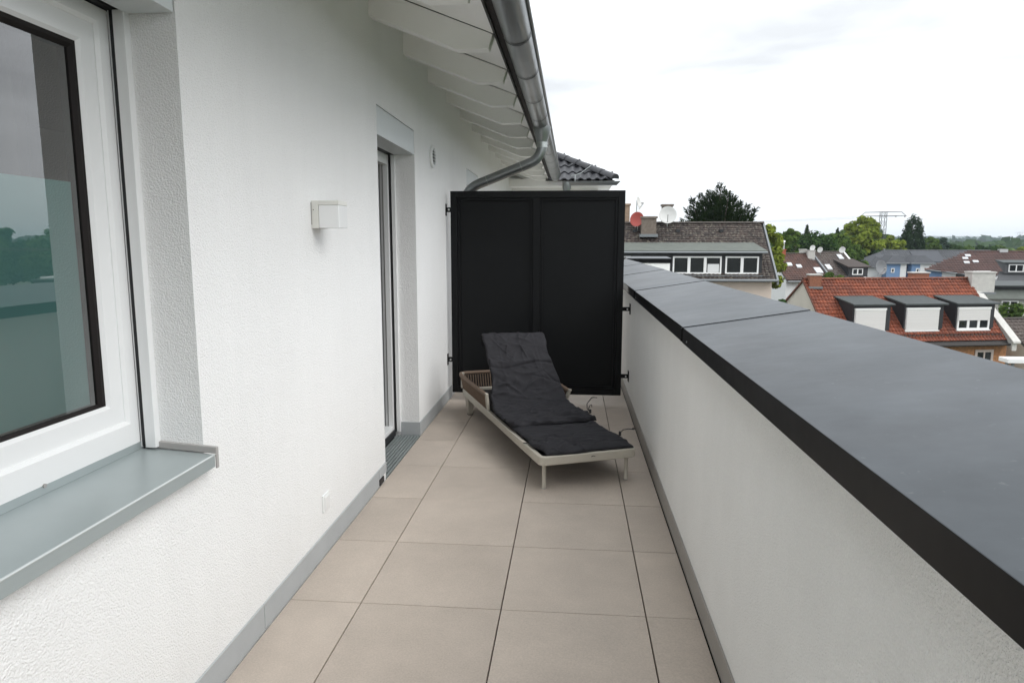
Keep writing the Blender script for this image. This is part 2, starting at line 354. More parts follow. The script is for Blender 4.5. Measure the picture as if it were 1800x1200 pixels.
B(XW - .156, XW - .30, 4.19, 5.162, 2.176, 2.24).build('box_slot', BLACK, door)
B(XW - .196, XW - .31, 4.236, 5.116, .008, .085).build('threshold', PVC, door, bevel=.002)
B(XW - .186, XW - .1955, 4.208, 5.144, .004, .055).build('threshold_seal', BLACK, door)
lf = B(XW - .32, XW - 1.15, 4.18, 4.25, .02, 2.15).build('leaf', PVC, door, bevel=.002)
B(XW - .40, XW - 1.07, 4.251, 4.254, .12, 2.05).build('pane', HGLASS, lf)
MB().tube([(XW - .37, 4.25, 1.05), (XW - .37, 4.30, 1.05), (XW - .49, 4.305, 1.05)], .009, 8).build('handle', STEEL, lf, smooth=True)
# linear drain grate
gr = thing('door_drain_grate', 'galvanised bar grate set into the floor before the open balcony door', 'drain grate', (-1.26, 4.65, 0))
gx0, gx1 = XW - .183, XW + .010
B(gx0, gx1, 4.184, 5.164, -.0195, -.016).build('tray', BLACK, gr)
n = 8
for k in range(n):
    x = gx0 + (gx1 - gx0) * (k + .5) / n
    B(x - .0075, x + .0075, 4.186, 5.162, -.012, .0045).build('bar', GRATE, gr, bevel=.001, seg=1)
for yy in (4.30, 4.68, 5.05): B(gx0, gx1, yy - .004, yy + .004, -.0155, -.004).build('cross_bar', GRATE, gr)

# second door beyond the screen
d2 = thing('closed_balcony_door', 'closed white balcony door hidden beyond the black privacy screen', 'door', (XW - .2, 8.18, 0))
B(XW - .155, XW - .002, 7.704, 8.656, 2.176, 2.345).build('roller_box_cover', ALU, d2, bevel=.0015, seg=1)
f2 = MB().box(XW - .20, XW - .26, 7.70, 7.78, 0, 2.174).box(XW - .20, XW - .26, 8.58, 8.66, 0, 2.174).box(XW - .20, XW - .26, 7.781, 8.579, 0, .1).box(XW - .20, XW - .26, 7.781, 8.579, 2.08, 2.174)
f2.build('frame', PVC, d2); B(XW - .225, XW - .23, 7.781, 8.579, .1, 2.08).build('pane', HGLASS, d2)

# window
wi = thing('terrace_window', 'white framed window with frosted lower glass and grey metal sill', 'window', (XW - .2, 1.15, .83))
ya, yb, za, zb = .28, 2.03, .862, 2.20
B(XW - .150, XW - .002, .256, 2.051, 2.198, 2.394).build('roller_box_cover', ALU, wi, bevel=.0015, seg=1)
B(XW - .176, XW - .30, .256, 2.051, 2.205, 2.30).build('box_slot', BLACK, wi)
B(XW - .1505, XW - .1755, .256, 2.051, 2.245, 2.39).build('box_back', BLACK, wi)
for yy, s in ((2.057, -1), (.25, 1)):
    a, b = sorted((yy, yy + s * .028))
    B(XW - .146, XW - .182, a, b, za - .008, 2.204).build('guide_rail', PVC, wi, bevel=.002)
    B(XW - .182, XW - .196, yy, yy + s * .022, za - .004, 2.204).build('rail_groove', BLACK, wi)
    a, b = sorted((yy + s * .001, yy + s * .024)); B(XW - .1962, XW - .199, a, b, za - .006, 2.204).build('rail_back', PVC, wi)
def ring(mb, ya, yb, za, zb, wl, wr, wb, wt, xf, xb):
    """a picture-frame ring in the YZ plane, chamfered on its inner front edge"""
    c = .010
    o4 = [(ya, za), (yb, za), (yb, zb), (ya, zb)]; i4 = [(ya + wl, za + wb), (yb - wr, za + wb), (yb - wr, zb - wt), (ya + wl, zb - wt)]
    m4 = [(ya + wl - c, za + wb - c), (yb - wr + c, za + wb - c), (yb - wr + c, zb - wt + c), (ya + wl - c, zb - wt + c)]
    i0 = len(mb.v)
    mb.v += [(xf, *q) for q in o4] + [(xf, *q) for q in m4] + [(xf - c * .9, *q) for q in i4] + [(xb, *q) for q in i4] + [(xb, *q) for q in o4]
    for k in range(5):
        for j in range(4):
            a = i0 + k * 4 + j; b = i0 + k * 4 + (j + 1) % 4; c2 = i0 + ((k + 1) % 5) * 4
            mb.f.append((a, b, c2 + (j + 1) % 4, c2 + j))
mb = MB(); ring(mb, ya, yb, za, zb, .05, .05, .092, .05, XW - .1995, XW - .27); mb.build('outer_frame', PVC, wi)
sash_m = MB(); ring(sash_m, ya + .048, yb - .048, za + .090, zb - .048, .068, .068, .068, .068, XW - .2125, XW - .275)
sash = sash_m.build('sash', PVC, wi)
gy0, gy1, gz0, gz1 = ya + .116, yb - .116, za + .158, zb - .116
mb = MB(); ring(mb, gy0 - .004, gy1 + .004, gz0 - .004, gz1 + .004, .026, .026, .014, .026, XW - .222, XW - .262); mb.build('glazing_gasket', SPACER, sash)
mb = MB(); mb.quad((XW - .2345, gy0 - .01, gz0 - .01), (XW - .2345, gy1 + .01, gz0 - .01), (XW - .2345, gy1 + .01, gz1 + .01), (XW - .2345, gy0 - .01, gz1 + .01)); mb.build('pane', GLASS, sash)
B(XW - .2555, XW - .258, gy0 + .002, gy1 - .002, gz0 + .002, 1.690).build('frosted_film', FILM, sash)
for yy in (.75, 1.62):
    MB().tube([(XW - .198, yy, za + .012), (XW - .194, yy, za + .012)], .006, 8).build('drain_cap', PLASTIC, wi)
# sill
si = MB(); si.hexa([(XW - .2, .262, .846), (XW + .043, .262, .829), (XW + .043, 2.045, .829), (XW - .2, 2.045, .846), (XW - .2, .262, .850), (XW + .043, .262, .833), (XW + .043, 2.045, .833), (XW - .2, 2.045, .850)])
si.box(XW + .0395, XW + .0432, .262, 2.045, .792, .8288)
sill = si.build('sill', SILL, wi)
MB().tube([(XW + .0415, .262, .8315), (XW + .0415, 2.045, .8315)], .0035, 8).build('sill_nose', M('bare_edge', (.62, .66, .66), .3, metal=.3), sill, smooth=True)
B(XW - .2, XW - .1985, .262, 2.045, .8505, .8745).build('sill_upstand', SILL, sill)
for yy, s in ((2.0455, 1), (.2615, -1)):
    e = MB(); a, b = sorted((yy, yy + s * .014))
    e.hexa([(XW - .16, a, .8500), (XW + .050, a, .8345), (XW + .050, b, .8345), (XW - .16, b, .8500), (XW - .16, a, .872), (XW + .050, a, .857), (XW + .050, b, .857), (XW - .16, b, .872)])
    e.box(XW + .0437, XW + .050, a, b, .786, .8340)
    e.build('sill_end_cap', PLASTIC, sill, bevel=.002)
# dim room behind the window and the door
rm = thing('room_interior', 'dim brown room seen through the terrace window glass', 'room', (-3, 2.5, 0))
mb = MB(); x0, x1 = -4.6, XW - .37
mb.quad((x0, -.6, 0), (x1, -.6, 0), (x1, 6.4, 0), (x0, 6.4, 0)); mb.quad((x0, -.6, 2.5), (x0, 6.4, 2.5), (x1, 6.4, 2.5), (x1, -.6, 2.5))
mb.quad((x0, -.6, 0), (x0, 6.4, 0), (x0, 6.4, 2.5), (x0, -.6, 2.5)); mb.quad((x0, -.6, 0), (x0, -.6, 2.5), (x1, -.6, 2.5), (x1, -.6, 0)); mb.quad((x0, 6.4, 0), (x1, 6.4, 0), (x1, 6.4, 2.5), (x0, 6.4, 2.5))
wall_sheet(mb, [(WIN[0], WIN[1], WIN[2], 2.4), (DOOR[0], DOOR[1], 0, 2.352)], -.6, 6.4, 0, 2.5, x1, -.008)
mb.build('room_shell', ROOM, rm)
cu = MB(); n = 60
for k in range(n + 1):
    y = 1.15 + .80 * k / n; x = XW - .43 + .022 * math.sin(k * .95) + .01 * math.sin(k * .37)
    cu.v += [(x, y, .1), (x, y, 2.42)]
    if k: i = len(cu.v); cu.f.append((i - 4, i - 2, i - 1, i - 3))
cu.build('curtain', CURTAIN, rm, smooth='all')

# lamp, socket, vent
la = thing('wall_lamp', 'small square white lamp with opal glass on the rendered wall', 'lamp', (XW, 3.13, 1.64))
mb = MB(); mb.box(XW + .0005, XW + .034, 3.07, 3.19, 1.583, 1.709).box(XW + .0345, XW + .131, 3.07, 3.19, 1.689, 1.709)
mb.build('bracket', LAMPMETAL, la, bevel=.0015)
B(XW + .035, XW + .1305, 3.0715, 3.1885, 1.585, 1.6885).build('opal_block', OPAL, la, bevel=.003)
MB().tube([(XW + .012, 3.0705, 1.667), (XW + .012, 3.068, 1.667)], .0022, 8).build('screw_hole', BLACK, la)
B(XW - .001, XW + .004, 3.067, 3.0695, 1.60, 1.70).build('seal_gap', PLASTIC, la)
so = thing('wall_socket', 'white weatherproof socket low on the rendered wall', 'socket', (XW, 3.105, .26))
B(XW + .0005, XW + .008, 3.06, 3.148, .213, .300).build('surround', PVC, so, bevel=.002)
B(XW + .0082, XW + .0125, 3.073, 3.136, .222, .290).build('cover', PVC, so, bevel=.003)
ve = thing('round_wall_vent', 'round white louvred vent high on the rendered wall', 'vent', (XW, 5.80, 2.24))
MB().disc_lathe((XW, 5.80, 2.24), (1, 0, 0), [(.092, .0005), (.092, .016), (.084, .024), (.070, .024), (.067, .010)], 36).build('cover_ring', PVC, ve, smooth=True)
MB().disc_lathe((XW + .0105, 5.80, 2.24), (1, 0, 0), [(.0665, 0), (.0665, .002)], 32).build('back_plate', BLACK, ve)
for k in range(5):
    z = 2.24 + (k - 2) * .0255; hw = math.sqrt(max(.0655 ** 2 - (z - 2.24) ** 2, .0001))
    MB().hexa([(XW + .013, 5.80 - hw, z + .004), (XW + .030, 5.80 - hw, z - .006), (XW + .030, 5.80 + hw, z - .006), (XW + .013, 5.80 + hw, z + .004),
               (XW + .013, 5.80 - hw, z + .008), (XW + .031, 5.80 - hw, z - .001), (XW + .031, 5.80 + hw, z - .001), (XW + .013, 5.80 + hw, z + .008)]).build('louvre', PVC, ve)

# ------------------------------------------------------------------ parapet with coping
YP = 13.6
def parapet_wall(name, label, x0, x1, y0, y1, z1):
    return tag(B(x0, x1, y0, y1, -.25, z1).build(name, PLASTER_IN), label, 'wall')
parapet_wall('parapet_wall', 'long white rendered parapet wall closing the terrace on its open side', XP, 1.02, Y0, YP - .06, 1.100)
def coping_piece(y0, y1, lift):
    xi, xo, zi, zo = .505, 1.06, 1.136, 1.222
    P = [(xi, zi), (xo, zo), (xo, zo - .075), (xo - .004, zo - .075), (xo - .004, zo - .005), (xi + .004, zi - .005), (xi + .004, zi - .070), (xi, zi - .070)]
    mb = MB(); n = len(P)
    mb.v = [(a - .0012 * (1 if a < .6 else -1), y0, b + lift) for a, b in P] + [(a, y1, b) for a, b in P]
    mb.f = [tuple(range(n - 1, -1, -1)), tuple(range(n, 2 * n))] + [(k, (k + 1) % n, n + (k + 1) % n, n + k) for k in range(n)]
    return mb
cop = thing('parapet_coping', 'wide anthracite sheet metal coping sloping inwards on the long parapet wall', 'coping', (.78, 3, 1.1))
seams = [-3.4, -1.76, .69, 3.14, 5.60, 8.05, 10.5, 13.598]
for a, b in zip(seams[:-1], seams[1:]):
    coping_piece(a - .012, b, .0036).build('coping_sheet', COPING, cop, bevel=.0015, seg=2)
for a in seams[1:-1]:
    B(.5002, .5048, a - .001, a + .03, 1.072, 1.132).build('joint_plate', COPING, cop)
for yy in (3.02, 5.50): MB().tube([(.5052, yy, 1.086), (.503, yy, 1.086)], .004, 8).build('rivet', STEEL, cop)
# the wall turns outwards beyond the corner
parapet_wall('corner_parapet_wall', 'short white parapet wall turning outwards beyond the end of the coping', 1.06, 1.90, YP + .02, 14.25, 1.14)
c2 = thing('corner_coping', 'anthracite coping on the short parapet wall that turns outwards', 'coping', (1.5, 14, 1.2))
mb = MB(); mb.hexa([(1.065, YP, 1.150), (1.93, YP, 1.150), (1.93, 14.3, 1.150), (1.065, 14.3, 1.150), (1.065, YP, 1.234), (1.93, YP, 1.234), (1.93, 14.3, 1.262), (1.065, 14.3, 1.262)])
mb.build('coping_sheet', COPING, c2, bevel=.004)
# skirting of the parapet
sk_r = thing('parapet_skirting', 'taupe tile skirting along the foot of the white parapet wall', 'skirting', (XP, 3, 0))
for a, b in zip([-3.35, -1.05, .75, 2.50 - .6, 3.175, 4.99, 6.75, 8.6], [-1.054, .746, 1.896, 3.171, 4.986, 6.746, 8.596, 10.4]):
    B(XP - .008, XP - .0005, a, b, .004, .106).build('skirting_tile', SKIRT_R, sk_r, bevel=.001, seg=1)

# ------------------------------------------------------------------ privacy screen
YS = 6.40
ps = thing('privacy_screen', 'tall black metal privacy screen of two panels across the terrace', 'screen', (-.34, YS, .08))
sx0, sx1, sz0, sz1 = -1.152, .472, .083, 2.000
fwid = .062
B(sx0, sx0 + fwid, YS, YS + .04, sz0, sz1).build('frame_post', SCREEN, ps, bevel=.002)
B(sx1 - fwid, sx1, YS, YS + .04, sz0, sz1).build('frame_post', SCREEN, ps, bevel=.002)
xm = -.340
B(xm - .034, xm + .034, YS, YS + .04, sz0 + fwid + .0005, sz1 - fwid - .0005).build('middle_post', SCREEN, ps)
B(sx0 + fwid + .0005, sx1 - fwid - .0005, YS, YS + .04, sz1 - fwid, sz1).build('top_rail', SCREEN, ps)
B(sx0 + fwid + .0005, sx1 - fwid - .0005, YS, YS + .04, sz0, sz0 + fwid).build('bottom_rail', SCREEN, ps)
for a, b in ((sx0 + fwid, xm - .034), (xm + .034, sx1 - fwid)):
    pa = B(a - .006, b + .006, YS + .026, YS + .032, sz0 + fwid - .006, sz1 - fwid + .006).build('panel', SCREEN, ps)
    z0, z1 = sz0 + fwid, sz1 - fwid; q = .022
    for bx in ((a + .004, a + q, z0 + .004, z1 - .004), (b - q, b - .004, z0 + .004, z1 - .004), (a + q - .002, b - q + .002, z1 - q, z1 - .004), (a + q - .002, b - q + .002, z0 + .004, z0 + q)):
        B(bx[0], bx[1], YS + .010, YS + .0255, bx[2], bx[3]).build('glazing_bead', SCREEN, pa)
for zc in (.405, 1.83):
    B(XW + .001, XW + .008, YS - .002, YS + .042, zc - .055, zc + .055).build('wall_plate', SCREEN, ps, bevel=.002)
    B(XW + .008, sx0, YS + .006, YS + .03, zc - .022, zc + .022).build('bracket_arm', SCREEN, ps)
    MB().tube([(XW + .033, YS + .006, zc), (XW + .033, YS - .002, zc)], .009, 6).build('bolt', STEEL, ps)
for zc in (.27, .91):
    B(XP - .009, XP - .001, YS - .02, YS + .06, zc - .05, zc + .05).build('wall_plate', SCREEN, ps, bevel=.002)
    B(sx1, XP - .009, YS + .006, YS + .03, zc - .018, zc + .018).build('bracket_arm', SCREEN, ps)
    MB().tube([(XP - .03, YS + .006, zc), (XP - .03, YS - .002, zc)], .008, 6).build('bolt', STEEL, ps)

# ------------------------------------------------------------------ eaves
ev = thing('house_eaves', 'white painted rafters and soffit of the overhanging eaves', 'eaves', (-.8, 5, 2.7))
raf_y = [4.11 + .812 * k for k in range(-8, 12)]
S = .388                                            # roof slope
def raf(y):
    w_ = .042
    P = [(-1.26, 2.846), (-.684, 2.622), (-.500, 2.622), (-.475, 2.702), (-1.26, 3.004)]
    mb = MB(); mb.prism([(a, 0, b) for a, b in P], (0, y - w_, 0), (0, y + w_, 0)); return mb
for y in raf_y: raf(y).build('rafter', WHITE_PAINT, ev, bevel=.004)
for a, b in zip(raf_y[:-1], raf_y[1:]):
    x0, x1 = -1.26, -.468; z0 = 2.702 + S * .0; ztop = lambda x: 2.705 + (-.475 - x) * S
    g = random.choice((.0022, .0012, .0005))
    for xa, xb in ((x0, -.87), (-.8695, x1)):
        mb = MB(); mb.hexa([(xa, a + .0425, ztop(xa) - .0), (xb, a + .0425, ztop(xb)), (xb, b - .0425 - g, ztop(xb)), (xa, b - .0425 - g, ztop(xa)),
            (xa, a + .0425, ztop(xa) + .016), (xb, a + .0425, ztop(xb) + .016), (xb, b - .0425 - g, ztop(xb) + .016), (xa, b - .0425 - g, ztop(xa) + .016)])
        mb.build('soffit_board', WHITE_PAINT, ev)
ya_, yb_ = raf_y[0] - .3, 12.55
mb = MB(); mb.hexa([(-.466, ya_, 2.690), (-.452, ya_, 2.684), (-.452, yb_, 2.684), (-.466, yb_, 2.690), (-.466, ya_, 2.748), (-.452, ya_, 2.742), (-.452, yb_, 2.742), (-.466, yb_, 2.748)]); mb.build('drip_edge', BROWNBLACK, ev)
mb = MB(); mb.hexa([(-.451, ya_, 2.70), (-.36, ya_, 2.715), (-.36, yb_, 2.715), (-.451, yb_, 2.70), (-.451, ya_, 2.745), (-.36, ya_, 2.75), (-.36, yb_, 2.75), (-.451, yb_, 2.745)]); mb.build('eaves_board', BROWNBLACK, ev)
# roof covering above
ro = thing('house_roof', 'dark tiled roof of the house above the eaves', 'roof', (-3, 5, 3))
mb = MB(); mb.hexa([(-5.5, ya_, 4.70), (-.40, ya_, 2.752), (-.40, yb_ + 3, 2.752), (-5.5, yb_ + 3, 4.70), (-5.5, ya_, 4.80), (-.36, ya_, 2.83), (-.36, yb_ + 3, 2.83), (-5.5, yb_ + 3, 4.80)])
mb.build('roof_deck', DARKROOF, ro)

# gutter, half round with brackets
gt = thing('eaves_gutter', 'weathered zinc half round gutter running along the eaves', 'gutter', (-.335, 5, 2.7))
gc, gz, gr_ = -.337, 2.722, .083
mb = MB(); nseg = 14
ye = 12.62
for y in (ya_, ye):
    for k in range(nseg + 1):
        a = math.pi + math.pi * k / nseg
        mb.v.append((gc + gr_ * math.cos(a), y, gz + gr_ * math.sin(a)))
    for k in range(nseg + 1):
        a = 2 * math.pi - math.pi * k / nseg
        mb.v.append((gc + (gr_ - .003) * math.cos(a), y, gz + (gr_ - .003) * math.sin(a)))
q = 2 * (nseg + 1)
for k in range(q): mb.f.append((k, (k + 1) % q, q + (k + 1) % q, q + k))
mb.build('trough', ZINC, gt, smooth=True)
MB().tube([(gc + gr_ + .008, ya_, gz + .004), (gc + gr_ + .008, ye, gz + .004)], .0105, 10).build('rolled_bead', ZINC, gt, smooth=True)
mb = MB(); mb.prism([(gc + gr_ * math.cos(math.pi + math.pi * k / nseg), 0, gz + gr_ * math.sin(math.pi + math.pi * k / nseg)) for k in range(nseg + 1)], (0, ye, 0), (0, ye + .003, 0)); mb.build('end_cap', ZINC, gt)
bp = MB(); q0 = 0
for y in (-.013, .013):
    for k in range(nseg + 3):
        a = math.pi + math.pi * k / nseg
        bp.v.append((gc + (gr_ + .004) * math.cos(a), y, gz + (gr_ + .004) * math.sin(a)))
for k in range(nseg + 2): bp.f.append((k, k + 1, nseg + 3 + k + 1, nseg + 3 + k))
for y in raf_y[:]:
    if y < ye:
        m2 = MB(); m2.v = [(a, b + y - .04, c) for a, b, c in bp.v]; m2.f = list(bp.f); m2.build('bracket', M('bracket_zinc', (.075, .08, .083), .45, metal=.6), gt, smooth=True)

# downpipe with swan neck
YD = 6.98
dp = thing('downpipe', 'zinc downpipe with a slanting swan neck running from the gutter to the wall', 'downpipe', (-1.1, YD, 0))
MB().disc_lathe((gc + .012, YD, 2.665), (0, 0, -1), [(.088, 0), (.086, .03), (.072, .09), (.058, .135), (.056, .15)], 20).build('outlet_funnel', ZINC, dp, smooth=True)
MB().tube([(gc + .014, YD, 2.52), (gc + .014, YD, 2.462)], .0545, 20).build('socket_ring', ZINC_NEW, dp, smooth=True)
def bend(p0, p1, p2, rad, n=7):
    a = (p0 - p1).normalized(); b = (p2 - p1).normalized(); pts = []
    for k in range(n + 1):
        t = k / n; pts.append((p1 + a * rad) * (1 - t) ** 2 + p1 * 2 * t * (1 - t) + (p1 + b * rad) * t ** 2)
    return pts
pA, pB, pC, pD = Vector((gc + .014, YD, 2.50)), Vector((gc + .010, YD, 2.360)), Vector((-1.112, YD, 2.055)), Vector((-1.112, YD, 1.0))
pts = [pA] + bend(pA, pB, pC, .13) + bend(pB, pC, pD, .17) + [pD, Vector((-1.112, YD, .02))]
MB().tube(pts, .050, 20).build('pipe', ZINC, dp, smooth=True)
dd = (pC - pB).normalized()
for t in (.26, .70):
    c = pB.lerp(pC, t); MB().tube([c - dd * .004, c + dd * .004], .0515, 20).build('joint_ring', ZINC_NEW, dp, smooth=True)
for zc in (1.7, .6): MB().tube([(-1.112, YD, zc - .012), (-1.112, YD, zc + .012)], .054, 20).build('pipe_clip', ZINC_NEW, dp, smooth=True)

# ------------------------------------------------------------------ projecting wing of the house
YWg = 13.45
wing = thing('projecting_wing', 'white wing of the house with dark hipped roof beyond the screen', 'house wing', (-.4, 14.5, 0))
B(-3.2, .46, YWg, 18, -.25, 2.60).build('wall', PLASTER, wing)
B(-3.4, .70, YWg - .62, 18.3, 2.575, 2.61).build('soffit', WHITE_PAINT, wing)
TS = .50
ex, ey, ez = .74, YWg - .70, 2.655                       # eave corner
mb = MB(); xl = -.52; q = ex - xl
mb.v = [(xl, ey, ez), (ex, ey, ez), (ex, 18.5, ez), (xl, ey + q, ez + q * TS), (xl, 18.5, ez + q * TS)]
mb.f = [(0, 1, 3), (1, 2, 4, 3)]
mb.build('roof_deck', DARKROOF, wing)
B(-3.4, .70, ey + .075, ey + .10, 2.57, 2.70).build('fascia_board', WHITE_PAINT, wing)
# single roof tiles on the slope that faces the terrace
tw, rh = .30, .34; nrm = Vector((0, -TS, 1)).normalized(); dn = Vector((0, 1, TS)).normalized()
tmesh = MB(); ns = 14
for k in range(ns + 1):
    u = tw * k / ns; hgt = .020 * math.cos(4 * math.pi * k / ns)
    for v_, n_ in ((-.03, .052), (.36, .026)):
        tmesh.v.append(tuple(Vector((u, 0, 0)) + dn * v_ + nrm * (n_ + hgt)))
    tmesh.v.append(tuple(Vector((u, 0, 0)) + dn * -.03 + nrm * (.030 + hgt)))
for k in range(ns): i = k * 3; tmesh.f += [(i, i + 3, i + 4, i + 1), (i + 2, i + 5, i + 3, i)]
tme = tmesh.mesh('roof_tile', DARKROOF, smooth=True)
iv = PM[wing.name].inverted()
for j in range(5):
    for k in range(9):
        x = ex - .02 - tw * (k + 1); v_ = j * rh
        yy = v_ * dn.y
        if x + tw * .55 > ex - yy - .02 or x < -.62: continue
        o = put('roof_tile', tme, wing); o.location = iv @ Vector((x, ey + yy, ez + v_ * dn.z))
hd = Vector((-1, 1, TS)).normalized()
cap = MB(); nc = 10; side = Vector((1, 1, 0)).normalized(); upv = hd.cross(side).normalized()
if upv.z < 0: upv = -upv
for k in range(nc + 1):
    a = math.pi * k / nc
    for t, s_ in ((-.02, 1.03), (.36, .90)):
        cap.v.append(tuple(hd * t + side * math.cos(a) * .10 * s_ + upv * (math.sin(a) * .085 * s_ + .02)))
for k in range(nc): i = k * 2; cap.f.append((i, i + 2, i + 3, i + 1))
cap.f.append(tuple(range(0, 2 * nc + 1, 2)))
cme = cap.mesh('hip_cap', DARKROOF, smooth=True)
for j in range(5):
    o = put('hip_cap', cme, wing); o.location = iv @ (Vector((ex, ey, ez + .015)) + hd * (.02 + .33 * j))
g2 = MB()
for x in (-.205, ex + .10):
    for k in range(13):
        a = math.pi + math.pi * k / 12; off = (.0 if x < 0 else -.075 * math.sin(a) * -1)
        g2.v.append((x + (off if x > 0 else 0), ey - .06 + .075 * math.cos(a), ez - .02 + .075 * math.sin(a)))
for k in range(12): g2.f.append((k, k + 1, 14 + k, 13 + k))
g2.f.append(tuple(range(13, 26)))
g2.build('wing_gutter', ZINC, wing, smooth=True)
MB().disc_lathe((-.13, ey - .06, ez - .03), (0, 0, -1), [(.08, 0), (.08, .10), (.06, .16), (.05, .3)], 14).build('gutter_outlet', ZINC, wing, smooth=True)
MB().prism([(-3.2, 0, 2.601), (-.47, 0, 2.601), (-.47, 0, 2.695), (-3.2, 0, 3.76)], (0, 13.10, 0), (0, 13.44, 0)).build('upper_wall', PLASTER, wing)
lw = thing('lightning_wire', 'thin metal lightning wire on the dark hipped roof of the wing', 'wire', (.1, 13, 2.7))
MB().tube([(-.05, ey + .02, ez + .09), (.02, ey - .02, ez + .10), (.12, ey + .02, ez + .135), (.28, ey + .3, ez + .28), (.33, ey + .36, ez + .335)], .006, 6).build('wire', ZINC_NEW, lw)
MB().tube([(.02, ey - .02, ez + .10), (.02, ey - .05, ez + .0), (.02, ey - .06, ez - .03)], .006, 6).build('clamp', ZINC_NEW, lw)

# own building below the terrace
hb = thing('apartment_block', 'white rendered block that carries the terrace', 'building', (-3, 5, G))
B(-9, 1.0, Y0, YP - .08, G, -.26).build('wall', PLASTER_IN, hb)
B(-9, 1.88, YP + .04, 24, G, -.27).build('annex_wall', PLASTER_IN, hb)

# ------------------------------------------------------------------ sun lounger
LO = Vector((-.161, 4.074, 0)); LA = R(22.3)
lg = thing('sun_lounger', 'low beige metal sun lounger with brown rope arms before the privacy screen', 'sun lounger', LO, LA)
fx0, fx1, fy0, fy1 = -.048, .612, -.062, 2.06
def round_rect(x0, x1, y0, y1, r, n=6):
    P = []
    for cx, cy, a0 in ((x1 - r, y1 - r, 0), (x0 + r, y1 - r, 90), (x0 + r, y0 + r, 180), (x1 - r, y0 + r, 270)):
        for k in range(n + 1): a = R(a0 + 90 * k / n); P.append((cx + r * math.cos(a), cy + r * math.sin(a)))
    return P
o4 = round_rect(fx0, fx1, fy0, fy1, .045); i4 = round_rect(fx0 + .028, fx1 - .028, fy0 + .028, fy1 - .028, .022)
mb = MB(); nn = len(o4)
for P, z in ((o4, .165), (o4, .222), (i4, .222), (i4, .165)): mb.v += [(a, b, z) for a, b in P]
for k in range(4):
    for j in range(nn): mb.f.append((k * nn + j, k * nn + (j + 1) % nn, ((k + 1) % 4) * nn + (j + 1) % nn, ((k + 1) % 4) * nn + j))
mb.build('frame', LFRAME, lg, local=True, smooth=True, bevel=.005)
for x in (0, .564):
    MB().disc_lathe((x, 0, 0), (0, 0, 1), [(.0135, .006), (.0135, .01), (.0145, .016), (.0125, .02), (.0125, .1), (.0135, .166)], 14).build('leg', LFRAME, lg, local=True, smooth=True)
    MB().disc_lathe((x, 0, 0), (0, 0, 1), [(.0155, 0), (.0155, .006)], 14).build('foot_cap', PLASTIC, lg, local=True)
    mb = MB(); mb.hexa([(x - .02, 1.925, .004), (x + .02, 1.925, .004), (x + .02, 1.975, .004), (x - .02, 1.975, .004), (x - .035, 1.89, .166), (x + .035, 1.89, .166), (x + .035, 2.01, .166), (x - .035, 2.01, .166)])
    mb.build('leg', LFRAME, lg, local=True, bevel=.006); B(x - .021, x + .021, 1.924, 1.976, 0, .004).build('foot_cap', BLACK, lg, local=True)
B(fx0 + .029, fx1 - .029, fy0 + .029, 1.22, .192, .199).build('sling', BLACK, lg, local=True)
B(fx0 + .029, fx1 - .029, 1.235, fy1 - .029, .192, .199).build('sling', BLACK, lg, local=True)
# rope wrapped arm rail round the head end
zr = .352
rail = [(-.058, 1.175, zr - .006), (-.066, 1.45, zr), (-.068, 2.00, zr), (-.055, 2.06, zr), (-.02, 2.088, zr), (.02, 2.092, zr), (.54, 2.092, zr), (.585, 2.088, zr), (.62, 2.06, zr), (.632, 2.00, zr), (.630, 1.45, zr), (.622, 1.125, zr - .006)]
MB().tube(rail, .0165, 10).build('arm_rail', ROPE, lg, local=True, smooth=True)
for xs, yt, yb2, xt in ((fx0 + .012, 1.165, 1.19, -.058), (fx1 - .012, 1.115, 1.19, .622)):
    mb = MB(); mb.hexa([(xs - .011, yb2 - .02, .222), (xs + .011, yb2 - .02, .222), (xs + .011, yb2 + .02, .222), (xs - .011, yb2 + .02, .222),
                        (xt - .012, yt - .017, zr + .012), (xt + .012, yt - .017, zr + .012), (xt + .012, yt + .017, zr + .012), (xt - .012, yt + .017, zr + .012)])
    mb.build('arm_post', LFRAME, lg, local=True, bevel=.005)
for x, y in ((-.040, 2.055), (.604, 2.055)):
    B(x - .014, x + .014, y - .016, y + .016, .222, zr + .014).build('rail_corner_post', LFRAME, lg, local=True, bevel=.005)
for side in (0, 1, 2):
    mb = MB()
    if side < 2:
        xt, xb = ((-.066, fx0 + .010), (.630, fx1 - .010))[side]
        for k in range(34):
            y = 1.225 + k * .0242; mb.tube([(xb, y, .223), (xt, y + .002, zr)], .0062, 6, cap=False)
    else:
        for k in range(26):
            x = -.005 + k * .0229; mb.tube([(x, fy1 - .012, .223), (x, 2.091, zr)], .0055, 6, cap=False)
    tag(mb.build('rope_weave', ROPE, lg, local=True, smooth='all'), None, None, kind='stuff')
# hinged back support under the cover
mb = MB().tube([(.09, 1.22, .235), (.09, 1.545, .690), (.11, 1.57, .725), (.45, 1.57, .725), (.47, 1.545, .690), (.47, 1.22, .235)], .012, 8); mb.build('back_frame', LFRAME, lg, local=True, smooth=True)
MB().tube([(.20, 1.47, .56), (.20, 1.80, .22)], .010, 8).build('back_stay', BLACK, lg, local=True, smooth=True)
MB().tube([(.38, 1.47, .56), (.38, 1.80, .22)], .010, 8).build('back_stay', BLACK, lg, local=True, smooth=True)

